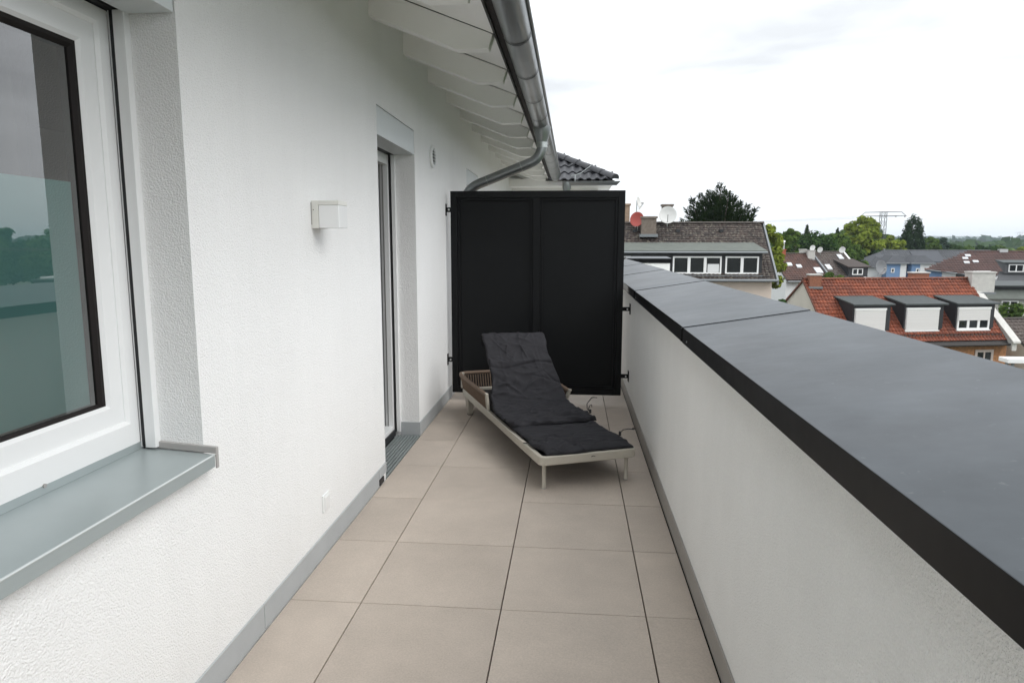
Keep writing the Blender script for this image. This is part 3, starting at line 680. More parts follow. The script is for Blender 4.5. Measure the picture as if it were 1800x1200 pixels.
# dark fabric cover lying loosely on the lounger
cv = thing('cushion_cover', 'charcoal fabric cover with drawcords draped over the lounger back and seat', 'cover', LO + Vector((0, 0, .22)), LA)
def fnoise(x, y, z): return noise.noise(Vector((x, y, z)))
def creases(seed, n, q0, q1, x0, x1, amp, tilt=(0, 3.14)):
    rg = random.Random(seed); C = []
    for _ in range(n):
        a = rg.uniform(*tilt); C.append((rg.uniform(x0, x1), rg.uniform(q0, q1), math.cos(a), math.sin(a), rg.uniform(.05, .17), rg.uniform(.006, .014), amp * rg.uniform(.4, 1.1) * rg.choice((1, 1, 1, -.7)), rg.uniform(-2.5, 2.5)))
    return C
def crease_h(C, x, q):
    h_ = 0
    for cx, cq, ca, sa, ln, wd, am, bend_ in C:
        dx, dq = x - cx, q - cq; u = dx * ca + dq * sa
        if abs(u) > ln: continue
        v = -dx * sa + dq * ca - bend_ * u * u
        if abs(v) < wd * 3: h_ += am * math.exp(-(v / wd) ** 2) * (1 - (u / ln) ** 2)
    return h_
CR_S = creases(5, 26, .0, .62, 0, .58, .010, (-.5, .7)) + creases(6, 12, .0, .25, 0, .3, .011)
CR_B = creases(11, 34, .0, .45, -.03, .6, .015, (-.6, .6)) + creases(12, 26, .35, .9, 0, .56, .012, (-.9, .9)) + creases(13, 24, .85, 1.35, .02, .54, .009)
def pad(profile, wl, wr, thick, nu, nw, seed, wr_amp, edge=.035, fold=None, hem=0):
    """a cushion along a profile [(l, z)], wl(s)/wr(s) its side edges"""
    P = [Vector((0, a, b)) for a, b in profile]
    d = [0]
    for a, b in zip(P[:-1], P[1:]): d.append(d[-1] + (b - a).length)
    tot = d[-1]; mb = MB(); top = []; bot = []
    for i in range(nu + 1):
        s = i / nu; q = s * tot; k = 0
        while k < len(d) - 2 and d[k + 1] < q: k += 1
        # catmull-rom along the profile
        p0, p1, p2, p3 = P[max(k - 1, 0)], P[k], P[k + 1], P[min(k + 2, len(P) - 1)]
        t = (q - d[k]) / max(d[k + 1] - d[k], 1e-6)
        c = .5 * ((2 * p1) + (p2 - p0) * t + (2 * p0 - 5 * p1 + 4 * p2 - p3) * t * t + (3 * p1 - p0 - 3 * p2 + p3) * t ** 3)
        tg = .5 * ((p2 - p0) + 2 * (2 * p0 - 5 * p1 + 4 * p2 - p3) * t + 3 * (3 * p1 - p0 - 3 * p2 + p3) * t * t)
        tg.normalize(); nr = Vector((0, -tg.z, tg.y))
        for j in range(nw + 1):
            e = j / nw; x = wl(s) + (wr(s) - wl(s)) * e
            xx = x + (.012 * fnoise(q * 8 + seed, 3.1 + (e > .5) * 7, seed) + .006 * fnoise(q * 23, 5.1 + (e > .5) * 7, seed)) * max(0, (abs(e - .5) - .25) / .25)
            er = min(e, 1 - e) * (wr(s) - wl(s)); el = min(q, tot - q)
            rr = min(1, er / edge) * 1.0; r2_ = min(1, el / edge)
            shape = math.sqrt(max(0, 1 - (1 - rr) ** 2)) * math.sqrt(max(0, 1 - (1 - r2_) ** 2))
            hgt = thick * (.25 + .75 * shape)
            wk = wr_amp * (.55 * fnoise(x * 5 + q * 2.5, q * 9, seed) + .35 * abs(fnoise(x * 11 - q * 6, q * 15 + 4, seed + 3)) + .22 * fnoise(x * 26, q * 22, seed + 7))
            wk += wr_amp * 1.5 * max(0, .25 - abs(fnoise(x * 3.2 + q * 4.2, q * 2.8 - x * 2.5, seed + 11))) + wr_amp * 1.3 * max(0, .16 - abs(fnoise(x * 5.5 - q * 5, q * 4 + x * 3.5, seed + 19)))
            if fold: wk += fold(x, q)
            pt = c + nr * (hgt + wk * (.35 + .65 * shape)); top.append((xx, pt.y, pt.z))
            hs = hem * (fnoise(x * 6, seed, 2.2) + .5 * fnoise(x * 17, seed, 4.2)) * max(0, 1 - q / .14); top[-1] = (xx, top[-1][1] + hs, top[-1][2])
            pb = c; bot.append((xx, pb.y + hs, pb.z))
    W = nw + 1; n0 = len(top); mb.v = top + bot
    for i in range(nu):
        for j in range(nw):
            a = i * W + j; mb.f.append((a, a + 1, a + W + 1, a + W)); mb.f.append((n0 + a, n0 + a + W, n0 + a + W + 1, n0 + a + 1))
    for i in range(nu):
        a = i * W; mb.f.append((a, a + W, n0 + a + W, n0 + a)); b = a + nw; mb.f.append((b, n0 + b, n0 + b + W, b + W))
    for j in range(nw): mb.f.append((j, n0 + j, n0 + j + 1, j + 1)); a = nu * W + j; mb.f.append((a, a + 1, n0 + a + 1, n0 + a))
    return mb
def seat_fold(x, q): return crease_h(CR_S, x, q) + .010 * math.exp(-((q - .17 - .25 * (x - .1)) / .05) ** 2) * max(0, 1 - abs(x - .08) / .25)
pad([(-.047, .224), (.0, .229), (.2, .233), (.45, .236), (.80, .238)], lambda s: .006 - .034 * min(1, s / .25) + .008 * math.sin(s * 17), lambda s: .590 + .008 * math.sin(s * 9), .016, 150, 120, 3.3, .011, edge=.030, fold=seat_fold, hem=.012).build('seat_cover', CLOTH, cv, local=True, smooth='all')
def back_fold(x, q):
    f = 0
    # bunched hem lying on the seat cover
    f += .014 * math.exp(-((q - .05 - .035 * math.sin(x * 9)) / .020) ** 2)
    f += .015 * math.exp(-((q - .125 - .10 * (x - .3)) / .016) ** 2) * (1 if x > .25 else .4)
    f += .030 * math.exp(-((q - .09) ** 2 + (x - .07) ** 2) / .004)
    f += .018 * math.exp(-((q - .10) ** 2 + (x - .53) ** 2) / .004)
    f += .010 * math.exp(-((q - .20 - .22 * x) / .014) ** 2) + .008 * math.exp(-((q - .42 + .2 * x) / .016) ** 2) + .009 * math.exp(-((q - .62 - .35 * abs(x - .28)) / .018) ** 2)
    # crease across the back and two ironed folds down it
    f -= .012 * math.exp(-((q - .935 + .02 * math.sin(x * 11)) / .010) ** 2)
    f += .006 * math.exp(-((q - .965) / .02) ** 2)
    f += crease_h(CR_B, x, q)
    for xf in (.125, .44): f += (.002 * math.exp(-((x - xf) / .008) ** 2) - .0012 * math.exp(-((x - xf - .02) / .012) ** 2)) * (1 if q > .55 else .3)
    f += .008 * math.exp(-((q - .75 - .5 * abs(x - .3)) / .03) ** 2)
    return f
prof = [(.520, .256), (.62, .262), (.80, .258), (1.0, .262), (1.11, .285), (1.19, .345), (1.27, .44), (1.37, .565), (1.47, .670), (1.552, .752), (1.60, .757), (1.625, .735), (1.60, .66)]
pad(prof, lambda s: -.052 + .066 * min(1, max(0, (s - .34) / .25)) + .03 * max(0, 1 - s / .07), lambda s: .598 - .05 * min(1, max(0, (s - .45) / .3)) - .006 * math.sin(s * 20), .012, 290, 130, 8.8, .014, edge=.016, fold=back_fold, hem=.055).build('back_cover', CLOTH, cv, local=True, smooth='all')
CORD = M('black_cord', (.012, .012, .013), .7)
MB().tube([(.585, .64, .30), (.60, .72, .30), (.66, .86, .30), (.76, 1.0, .31), (.79, 1.03, .305), (.82, 1.03, .30)], .0035, 6).build('drawcord', CORD, cv, local=True, smooth='all')
MB().tube([(.585, .66, .31), (.61, .70, .325), (.64, .73, .325), (.63, .70, .315)], .003, 6).build('drawcord', CORD, cv, local=True, smooth='all')
MB().tube([(.575, .12, .275), (.60, .125, .295), (.63, .105, .305), (.665, .10, .30), (.685, .115, .30), (.675, .13, .30), (.66, .11, .30)], .0032, 6).build('drawcord', CORD, cv, local=True, smooth='all')
MB().tube([(.06, .17, .262), (.0, .20, .255), (-.04, .235, .228), (-.05, .26, .2245)], .0035, 6).build('drawcord', CORD, cv, local=True, smooth='all')
for p in ((.588, .635, .298), (.575, .118, .272)): MB().tube([Vector(p) + Vector((0, 0, -.012)), Vector(p) + Vector((0, 0, .016))], .009, 8).build('cord_stop', CORD, cv, local=True)
MB().tube([(.29, fy0 - .0015, .198), (.305, fy0 - .002, .203), (.318, fy0 - .002, .197)], .002, 6).build('maker_mark', BLACK, lg, local=True)

# ================================================================== the town
def Z(r): return H + r                                   # height relative to the eye
def tiles(P0, U, V, nu, nv, tw, rh, amp=.022, lip=.032, m=4, inside=None, jit=.0):
    """rows of pan tiles: P0 ridge corner, U along the ridge, V down the slope"""
    mb = MB(); mb.uv = []; U = Vector(U).normalized(); V = Vector(V).normalized(); N_ = U.cross(V).normalized()
    if N_.z < 0: N_ = -N_
    P0 = Vector(P0); prof = [0, .9, 1, .55] if m == 4 else [0, 1]
    for j in range(nv):
        row = [i for i in range(nu) if inside is None or inside((i + .5) * tw, (j + .5) * rh)]
        if not row: continue
        dz = random.uniform(-jit, jit)
        i = row[0]
        runs = []; st = row[0]; pv = row[0]
        for i in row[1:]:
            if i != pv + 1: runs.append((st, pv)); st = i
            pv = i
        runs.append((st, pv))
        for a, b in runs:
            base = len(mb.v); cnt = 0
            for i in range(a, b + 1):
                tj = random.uniform(-jit, jit)
                for k in range(m + 1):
                    u = (i + k / m) * tw; h_ = amp * (prof[k] if k < m else 0) + tj
                    for v_, n_ in ((j * rh, .004), ((j + 1) * rh + .02, lip), ((j + 1) * rh + .02, 0)):
                        mb.v.append(tuple(P0 + U * u + V * (v_ + dz) + N_ * (n_ + h_)))
                        mb.uv.append((i + .02 + .96 * k / m, j + .5))
                    cnt += 1
            for k in range(cnt - 1):
                q = base + k * 3
                mb.f += [(q, q + 1, q + 4, q + 3), (q + 1, q + 2, q + 5, q + 4)]
    return mb
def caps(mb, a, b, r, step=.4):
    """ridge caps from a to b"""
    a, b = Vector(a), Vector(b); L_ = (b - a).length; d = (b - a) / L_; s = d.cross(Vector((0, 0, 1))).normalized(); n = max(1, int(L_ / step))
    for k in range(n):
        p = a + d * (k * L_ / n); q = a + d * ((k + 1) * L_ / n + .04); i = len(mb.v)
        for c, rr in ((p, r * .88), (q, r * 1.06)):
            for j in range(7):
                an = math.pi * j / 6; mb.v.append(tuple(c + s * math.cos(an) * rr + Vector((0, 0, 1)) * (math.sin(an) * rr * .8 - .02)))
        for j in range(6): mb.f.append((i + j, i + j + 1, i + 8 + j, i + 7 + j))
        mb.f.append(tuple(range(i + 7, i + 14)))
    return mb
HFRAME = M('white_house_frame', (.82, .82, .81), .4)
def window(parent, x0, x1, z0, z1, y, n=2, fr=.07, bar=.10, depth=.07, mat=None, name='window'):
    """window in a front facing -y (local), each pane a child"""
    mb = MB(); mb.box(x0, x1, y - depth, y, z0, z0 + fr).box(x0, x1, y - depth, y, z1 - fr, z1).box(x0, x0 + fr, y - depth, y, z0 + fr, z1 - fr).box(x1 - fr, x1, y - depth, y, z0 + fr, z1 - fr)
    wd = (x1 - x0 - 2 * fr - (n - 1) * bar) / n
    for k in range(1, n): a = x0 + fr + k * wd + (k - 1) * bar; mb.box(a, a + bar, y - depth, y, z0 + fr, z1 - fr)
    o = mb.build(name, mat or HFRAME, parent, local=True)
    for k in range(n):
        a = x0 + fr + k * (wd + bar); B(a, a + wd, y - depth * .45, y - depth * .3, z0 + fr, z1 - fr).build('pane', HGLASS, o, local=True)
    return o
def dish(name, label, pos, face, r, mat, mast=None, arm=True, group=None):
    t = thing(name, label, 'satellite dish', pos, 0, group); face = Vector(face).normalized(); c = Vector(pos)
    pr = [(r * k / 6, .22 * r * (k / 6) ** 2) for k in range(1, 7)] + [(r, .22 * r + .012), (r * .97, .22 * r + .012)] + [(r * k / 6, .22 * r * (k / 6) ** 2 + .02) for k in range(5, 0, -1)]
    MB().disc_lathe(c, face, pr, 24).build('reflector', mat, t, smooth=True)
    if arm:
        e = c + face * r * 1.0 + Vector((0, 0, -r * .25))
        MB().tube([c + Vector((0, 0, -r)) + face * .2 * r, e], .018, 6).build('feed_arm', ZINC_NEW, t); MB().tube([e, e + (c - e).normalized() * .12], .035, 8).build('feed_horn', PLASTIC, t)
    if mast: MB().tube([c - face * .05 + Vector((0, 0, r * .5)), c - face * .05, Vector(mast)], .025, 8).build('mast', ZINC_NEW, t)
    return t
BRICK_R = M('red_brick', (.26, .105, .06), .85, var=.25, vs=12, speck=.2, ss=9)
BRICK_B = M('weathered_chimney_stone', (.17, .14, .115), .9, var=.3, vs=7, bump=.4, bs=20, bd=.02)
BRICK_T = M('tan_brick', (.33, .24, .17), .9, var=.25, vs=8)
CONC = M('pale_concrete', (.52, .51, .48), .8, var=.12, vs=4)
CREAM = M('cream_render', (.60, .56, .49), .9, var=.05, vs=1)
PINK = M('pink_beige_render', (.58, .49, .42), .9, var=.07, vs=.8)
WHITE_R = M('white_house_render', (.68, .69, .69), .9, var=.04, vs=.7)
BLUE_R = M('blue_house_render', (.155, .26, .43), .85, var=.05, vs=1)
SLATE = M('black_slate_cladding', (.018, .019, .022), .6, var=.2, vs=9)
FELT = M('green_grey_roofing_felt', (.11, .123, .108), .85, var=.14, vs=2.5)
FELT2 = M('grey_roofing_felt', (.055, .064, .064), .8, var=.16, vs=3)
LEAD = M('grey_flashing', (.20, .215, .225), .5, metal=.4)
DISH_W = M('white_dish', (.62, .62, .60), .5, var=.06, vs=4); DISH_R = M('red_dish', (.36, .06, .045), .5, var=.1, vs=5); DISH_G = M('grey_dish', (.16, .17, .18), .5)
SHUT = M('grey_white_shutter', (.62, .605, .59), .6, stretch=(.1, .1, 14), var=.06, vs=2)
T_BROWN = tile_mat('brown_roof_tiles', (.019, .013, .011), (.044, .030, .024), .8, (.16, .145, .115))
T_RED = tile_mat('orange_roof_tiles', (.135, .030, .011), (.225, .053, .019), .4, (.055, .026, .017))
T_RUST = tile_mat('rust_roof_tiles', (.055, .024, .017), (.085, .037, .025), .3, (.05, .035, .028))
T_DKBR = tile_mat('dark_brown_roof_tiles', (.040, .028, .023), (.062, .043, .035), .3)
T_MAR = tile_mat('maroon_roof_tiles', (.048, .022, .018), (.068, .031, .025), .2, (.07, .045, .036))
T_GREY = tile_mat('slate_grey_roof_tiles', (.046, .050, .058), (.066, .071, .080), .1)
def stuff(o): o['kind'] = 'stuff'; return o

# ground
mb = MB(); mb.quad((-3000, -800, G), (3400, -800, G), (3400, 3600, G), (-3000, 3600, G))
GRD = M('town_ground', (.075, .085, .055), .95, var=.35, vs=.03); tag(mb.build('ground', GRD), None, None, kind='structure')

# streets and gardens below
ASPH = M('asphalt', (.05, .05, .052), .9, var=.2, vs=.4); PAVE = M('pavement_slabs', (.22, .21, .2), .85, var=.12, vs=.8); GREEN = M('lawn', (.05, .085, .025), .95, var=.4, vs=.7)
def sheet(nm, m_, x0, x1, y0, y1, dz): mb = MB(); mb.quad((x0, y0, G + dz), (x1, y0, G + dz), (x1, y1, G + dz), (x0, y1, G + dz)); tag(mb.build(nm, m_), None, None, kind='structure')
sheet('road', ASPH, -60, 160, 23.5, 29.5, .012); sheet('side_road', ASPH, 3.6, 9.0, -60, 23.49, .012)
for a in ((-60, 160, 29.5, 31.2), (9.0, 160, 21.9, 23.5)): tag(B(a[0], a[1], a[2], a[3], G + .001, G + .13).build('pavement', PAVE), None, None, kind='structure')
for a in ((1.95, 3.6, -60, 21.8), (9.0, 10.6, -60, 21.88)): tag(B(a[0], a[1], a[2], a[3], G + .001, G + .13).build('pavement', PAVE), None, None, kind='structure')
sheet('lawn', GREEN, 10.61, 60, -60, 21.89, .008); sheet('lawn', GREEN, 10.5, 60, 31.21, 43, .008)
# --- brown tiled house with long dormer
h1 = thing('brown_tiled_house', 'pink rendered house with mossy brown tiled roof and long dormer', 'house', (9.33, 35, G), R(1.5))
zr1, run1, tn1 = Z(1.016), 2.66, 1.0
X0 = -17.0
B(X0, -.12, -run1 + .35, run1 - .35, G, zr1 - run1 - .12).build('wall', PINK, h1, local=True)
MB().prism([(0, -run1 + .3, zr1 - run1 - .13), (0, run1 - .3, zr1 - run1 - .13), (0, 0, zr1 - .32)], (X0 + .01, 0, 0), (-.13, 0, 0)).build('gable_wall', PINK, h1, local=True)
sl = math.sqrt(2) * run1; tw = .19; rh = .155; nu = int(-X0 / tw); nv = int(sl / rh)
dm0, dm1 = -16.4, -.64; yF1 = -2.38; zdt = Z(-.365); zdb = Z(-1.42)
def in1(u, v):
    x = X0 + u; y = -v / math.sqrt(2)
    return not (dm0 < x < dm1 and -2.34 < y < -.98)
stuff(tiles((X0, 0, zr1), (1, 0, 0), (0, -1, -1), nu, nv, tw, rh, .018, .026, 4, in1, .006).build('front_roof_tiles', T_BROWN, h1, local=True))
stuff(tiles((X0, 0, zr1), (1, 0, 0), (0, 1, -1), nu, nv, tw * 2, rh * 2, .018, .026, 2, lambda u, v: u < -X0).build('back_roof_tiles', T_BROWN, h1, local=True))
mb = MB(); mb.v = [(X0, 0, zr1 - .03), (-.03, 0, zr1 - .03), (-.03, -run1, zr1 - run1 - .03), (X0, -run1, zr1 - run1 - .03), (-.03, run1, zr1 - run1 - .03), (X0, run1, zr1 - run1 - .03)]; mb.f = [(0, 1, 2, 3), (0, 5, 4, 1)]
mb.build('roof_deck', BROWNBLACK, h1, local=True)
caps(MB(), (X0, 0, zr1 + .03), (.0, 0, zr1 + .03), .10, .33).build('ridge_caps', T_BROWN.copy() if False else M('ridge_brown', (.06, .05, .042), .8, var=.4, vs=6), h1, local=True)
for s in (-1, 1):
    MB().prism([(0, 0, zr1 + .06), (0, s * run1 * 1.02, zr1 + .06 - run1 * 1.02), (0, s * run1 * 1.02, zr1 - .16 - run1 * 1.02), (0, 0, zr1 - .16)], (-.01, 0, 0), (.07, 0, 0)).build('verge_board', LEAD, h1, local=True)
MB().tube([(X0, -run1 - .05, zr1 - run1 - .02), (.02, -run1 - .05, zr1 - run1 - .02)], .065, 8).build('gutter', LEAD, h1, local=True, smooth=True)
for k in range(5): B(-2.2 - 2.1 * k, -2.02 - 2.1 * k, -.52, -.34, zr1 - .44, zr1 - .30).build('vent_tile', SLATE, h1, local=True)
# dormer
do = MB().prism([(0, yF1, zdt), (0, -.96, Z(.0)), (0, -.96, Z(-.3)), (0, -2.30, zdb + .06), (0, yF1, zdb)], (dm0, 0, 0), (dm1, 0, 0)).build('dormer', SLATE, h1, local=True)
mb = MB(); mb.hexa([(dm0 - .1, yF1 - .18, zdt - .02), (dm1 + .16, yF1 - .18, zdt - .02), (dm1 - .02, -.93, Z(.045)), (dm0 - .1, -.93, Z(.045)), (dm0 - .1, yF1 - .18, zdt + .07), (dm1 + .16, yF1 - .18, zdt + .07), (dm1 - .02, -.93, Z(.085)), (dm0 - .1, -.93, Z(.085))])
mb.build('dormer_roof', FELT, h1, local=True)
MB().tube([(dm0, yF1 - .24, zdt - .02), (dm1 + .16, yF1 - .24, zdt - .02)], .05, 8).build('dormer_gutter', LEAD, h1, local=True, smooth=True)
B(dm0, dm1 + .02, yF1 - .16, yF1 - .02, zdb - .09, zdb - .02).build('dormer_apron', LEAD, h1, local=True)
for k in range(6):
    for zz_ in (0, -2.9): window(h1, -2.2 - 2.7 * k, -1.0 - 2.7 * k, Z(-4.3) + zz_, Z(-2.8) + zz_, -run1 + .349, 2, .08, .1, .06)
for a, b, n in ((-4.74, -2.50, 3), (-2.32, -.80, 2), (-9.0, -6.7, 3)): window(h1, a, b, zdb + .04, zdt - .20, yF1, n, .07, .13, .06)
B(-3.13, -2.60, yF1 - .034, yF1 - .030, zdb + .12, zdb + .50).build('window_blind', WHITE_R, h1, local=True)
def chimney(name, label, pos, wx, wy, z0, z1, mat, cap=None, group=None):
    t = thing(name, label, 'chimney', (pos[0], pos[1], z0), 0, group)
    B(pos[0] - wx / 2, pos[0] + wx / 2, pos[1] - wy / 2, pos[1] + wy / 2, z0, z1).build('stack', mat, t)
    B(pos[0] - wx / 2 - .05, pos[0] + wx / 2 + .05, pos[1] - wy / 2 - .05, pos[1] + wy / 2 + .05, z1 + .001, z1 + .09).build('cap', cap or mat, t)
    B(pos[0] - wx / 2 - .08, pos[0] + wx / 2 + .08, pos[1] - wy / 2 - .1, pos[1] + wy / 2, z0 - .02, z0 + .12).build('flashing', LEAD, t)
    return t
chimney('stone_chimney', 'squat weathered stone chimney beside the red satellite dish', (3.67, 34.3), .72, .6, Z(.36), Z(1.24), BRICK_B)
chimney('stone_chimney', 'brown chimney behind the round white satellite dish', (4.74, 35.7), .50, .5, Z(.3), Z(1.90), BRICK_B)
chimney('brick_chimney', 'tan brick chimney on the ridge half hidden by the black screen', (2.56, 35.6), .56, .5, Z(.3), Z(1.93), BRICK_T)
dish('satellite_dish', 'large round white satellite dish on the mossy brown roof ridge', (4.64, 34.6, Z(1.40)), (-.12, -1, .22), .43, DISH_W, (4.64, 34.75, Z(.6)))
dish('satellite_dish', 'red satellite dish on a mast beside the squat stone chimney', (3.14, 34.3, Z(1.19)), (-.55, -1, .2), .36, DISH_R, (3.16, 34.5, Z(.2)), arm=False)
dish('satellite_dish', 'pale satellite dish seen edge on above the red dish', (3.16, 34.6, Z(2.0)), (1, -.45, .25), .31, DISH_W, (3.08, 34.6, Z(.3)))

# --- orange tiled house with three dormers
h2 = thing('orange_tiled_house', 'house with bright orange tiled roof and three black dormers', 'house', (15.34, 47, G), R(12.2))
zr2, run2, tn2, LN2 = Z(-2.345), 3.80, 1.04, 12.2
ze2 = zr2 - run2 * tn2
B(.12, LN2 + .25, -run2 + .45, 5.0, G, ze2 - .1).build('wall', BRICK_T if False else M('orange_brick', (.36, .17, .075), .85, var=.2, vs=5, speck=.25, ss=7), h2, local=True)
MB().prism([(0, -run2 + .3, ze2 - .12), (0, 5.3, zr2 - 5.3 * .75 - .12), (0, 5.3, ze2 - 5), (0, -run2 + .3, ze2 - 5)], (.04, 0, 0), (.115, 0, 0)).build('gable_lower_wall', CREAM, h2, local=True)
MB().prism([(0, -run2 + .25, ze2 + .1), (0, 5.3, zr2 - 5.3 * .75 - .1), (0, 0, zr2 - .12)], (.05, 0, 0), (.11, 0, 0)).build('gable_wall', CREAM, h2, local=True)
B(.035, .05, .3, .75, zr2 - 2.4, zr2 - 1.9).build('gable_window', SLATE, h2, local=True)
slf = run2 * math.sqrt(1 + tn2 ** 2); tw, rh = .225, .29; nu = int(LN2 / tw); nv = int(slf / rh)
dorm = [(1.74, 4.30), (5.27, 8.00), (8.88, 11.62)]; tF = 3.02; zF = zr2 - tF * tn2; zDt = Z(-3.83); tBk = 1.06
def in2(u, v):
    t = v / math.sqrt(1 + tn2 ** 2)
    return not any(a + .05 < u < b - .05 and tBk + .1 < t < tF - .05 for a, b in dorm)
stuff(tiles((0, 0, zr2), (1, 0, 0), (0, -1, -tn2), nu, nv, tw, rh, .045, .05, 4, in2, .006).build('front_roof_tiles', T_RED, h2, local=True))
stuff(tiles((0, 0, zr2), (1, 0, 0), (0, 1, -.75), nu // 2, 10, tw * 2, .6, .03, .04, 2).build('back_roof_tiles', T_RED, h2, local=True))
mb = MB(); mb.v = [(0, 0, zr2 - .03), (LN2, 0, zr2 - .03), (LN2, -run2, ze2 - .04), (0, -run2, ze2 - .04), (LN2, 5.4, zr2 - 5.4 * .75 - .03), (0, 5.4, zr2 - 5.4 * .75 - .03)]; mb.f = [(0, 1, 2, 3), (0, 5, 4, 1)]; mb.build('roof_deck', BROWNBLACK, h2, local=True)
caps(MB(), (0, 0, zr2 + .05), (LN2 - .2, 0, zr2 + .05), .13, .36).build('ridge_caps', M('ridge_orange', (.15, .040, .016), .75, var=.35, vs=5), h2, local=True)
MB().prism([(0, 0, zr2 + .02), (0, -run2, ze2 + .02), (0, -run2, ze2 - .12), (0, 0, zr2 - .12)], (-.05, 0, 0), (.03, 0, 0)).build('verge_board', M('dark_red_verge', (.14, .045, .025), .7), h2, local=True)
MB().prism([(0, 0, zr2 + .02), (0, 5.3, zr2 - 5.3 * .75 + .02), (0, 5.3, zr2 - 5.3 * .75 - .12), (0, 0, zr2 - .12)], (-.05, 0, 0), (.03, 0, 0)).build('verge_board', MATS['dark_red_verge'], h2, local=True)
MB().tube([(0, -run2 - .08, ze2 - .06), (LN2, -run2 - .08, ze2 - .06)], .075, 8).build('gutter', BROWNBLACK, h2, local=True, smooth=True)
for k in range(26): B(4.5 + k * .29, 4.70 + k * .29, -3.44, -3.36, zr2 - 3.40 * tn2 + .05, zr2 - 3.40 * tn2 + .19).build('snow_guard', M('snow_guard_brown', (.06, .03, .022), .6), h2, local=True)
for i, (a, b) in enumerate(dorm):
    d_ = MB().prism([(0, -tF, zDt), (0, -tBk, Z(-3.46)), (0, -tBk - .1, Z(-3.7)), (0, -tF, zF - .05)], (a, 0, 0), (b, 0, 0)).build('dormer', SLATE, h2, local=True)
    mb = MB(); mb.hexa([(a - .08, -tF - .2, zDt - .0), (b + .18, -tF - .2, zDt), (b + .02, -tBk + .06, Z(-3.43)), (a - .14, -tBk + .06, Z(-3.43)), (a - .08, -tF - .2, zDt + .09), (b + .18, -tF - .2, zDt + .09), (b + .02, -tBk + .06, Z(-3.36)), (a - .14, -tBk + .06, Z(-3.36))])
    mb.build('dormer_roof', FELT2, d_, local=True)
    x0, x1, z0, z1 = a + .10, b - .36, zF + .03, zDt - .20
    wn = window(h2, x0, x1, z0 + .0, z1 - .1, -tF - .001, 3, .11, .16, .09)
    B(x0 - .02, x1 + .02, -tF - .13, -tF - .001, z1 - .095, z1 + .03).build('shutter_box', HFRAME, d_, local=True)
    zb_ = (z0 + .02, z0 + .02, z0 + .60)[i]
    mb = MB(); nsl = int((z1 - .1 - zb_) / .055)
    for k in range(nsl): mb.hexa([(x0 + .02, -tF - .118, zb_ + k * .055), (x1 - .02, -tF - .118, zb_ + k * .055), (x1 - .02, -tF - .098, zb_ + k * .055), (x0 + .02, -tF - .098, zb_ + k * .055), (x0 + .02, -tF - .110, zb_ + k * .055 + .053), (x1 - .02, -tF - .110, zb_ + k * .055 + .053), (x1 - .02, -tF - .098, zb_ + k * .055 + .053), (x0 + .02, -tF - .098, zb_ + k * .055 + .053)])
    mb.build('roller_shutter', SHUT, d_, local=True)
    B(x0 - .05, x1 + .05, -tF - .16, -tF - .001, z0 - .07, z0 - .005).build('window_ledge', HFRAME, d_, local=True)
# stepped gable parapet with chimney at the far end
MB().prism([(0, .4, zr2 + .02), (0, -run2 - .25, ze2 + .06), (0, -run2 - .25, ze2 - .45), (0, .4, zr2 - .5)], (LN2 - .02, 0, 0), (LN2 + .30, 0, 0)).build('gable_parapet', CONC, h2, local=True)
MB().prism([(0, .4, zr2 + .12), (0, -run2 - .35, ze2 + .15), (0, -run2 - .35, ze2 + .03), (0, .4, zr2 + .025)], (LN2 - .06, 0, 0), (LN2 + .48, 0, 0)).build('parapet_coping', CONC, h2, local=True)
for k in range(3): window(h2, 1.4 + 2.9 * k, 2.7 + 2.9 * k, ze2 - 1.75, ze2 - .45, -run2 + .449, 2, .16, .1, .06, mat=M('pink_stone', (.50, .42, .38), .8))
window(h2, 10.2, 11.5, ze2 - 1.55, ze2 - .45, -run2 + .449, 2, .16, .1, .06, mat=M('pink_stone', (.50, .42, .38), .8))
cc = Matrix.Translation((15.34, 47, 0)) @ Matrix.Rotation(R(12.2), 4, 'Z')
def at2(s, y): p = cc @ Vector((s, y, 0)); return (p.x, p.y)
chimney('concrete_chimney', 'broad pale concrete chimney at the end of the orange roof', at2(LN2 + .55, -.3), 1.5, .9, zr2 - 1.0, zr2 + .42, CONC)
chimney('brick_chimney', 'small red brick chimney on the gable end of the orange roof', at2(.62, -.30), .74, .6, zr2 - .55, zr2 + .30, BRICK_R, CONC)
chimney('brick_chimney', 'low wide red brick chimney rising behind the orange ridge', at2(9.35, 1.25), 1.15, .6, zr2 - 1.3, zr2 + .34, BRICK_R, CONC)
dish('satellite_dish', 'big dark grey satellite dish standing behind the orange ridge', (*at2(6.02, .75), zr2 + .76), (.45, -1, .2), .50, DISH_G, (*at2(5.8, .85), zr2 - .9))

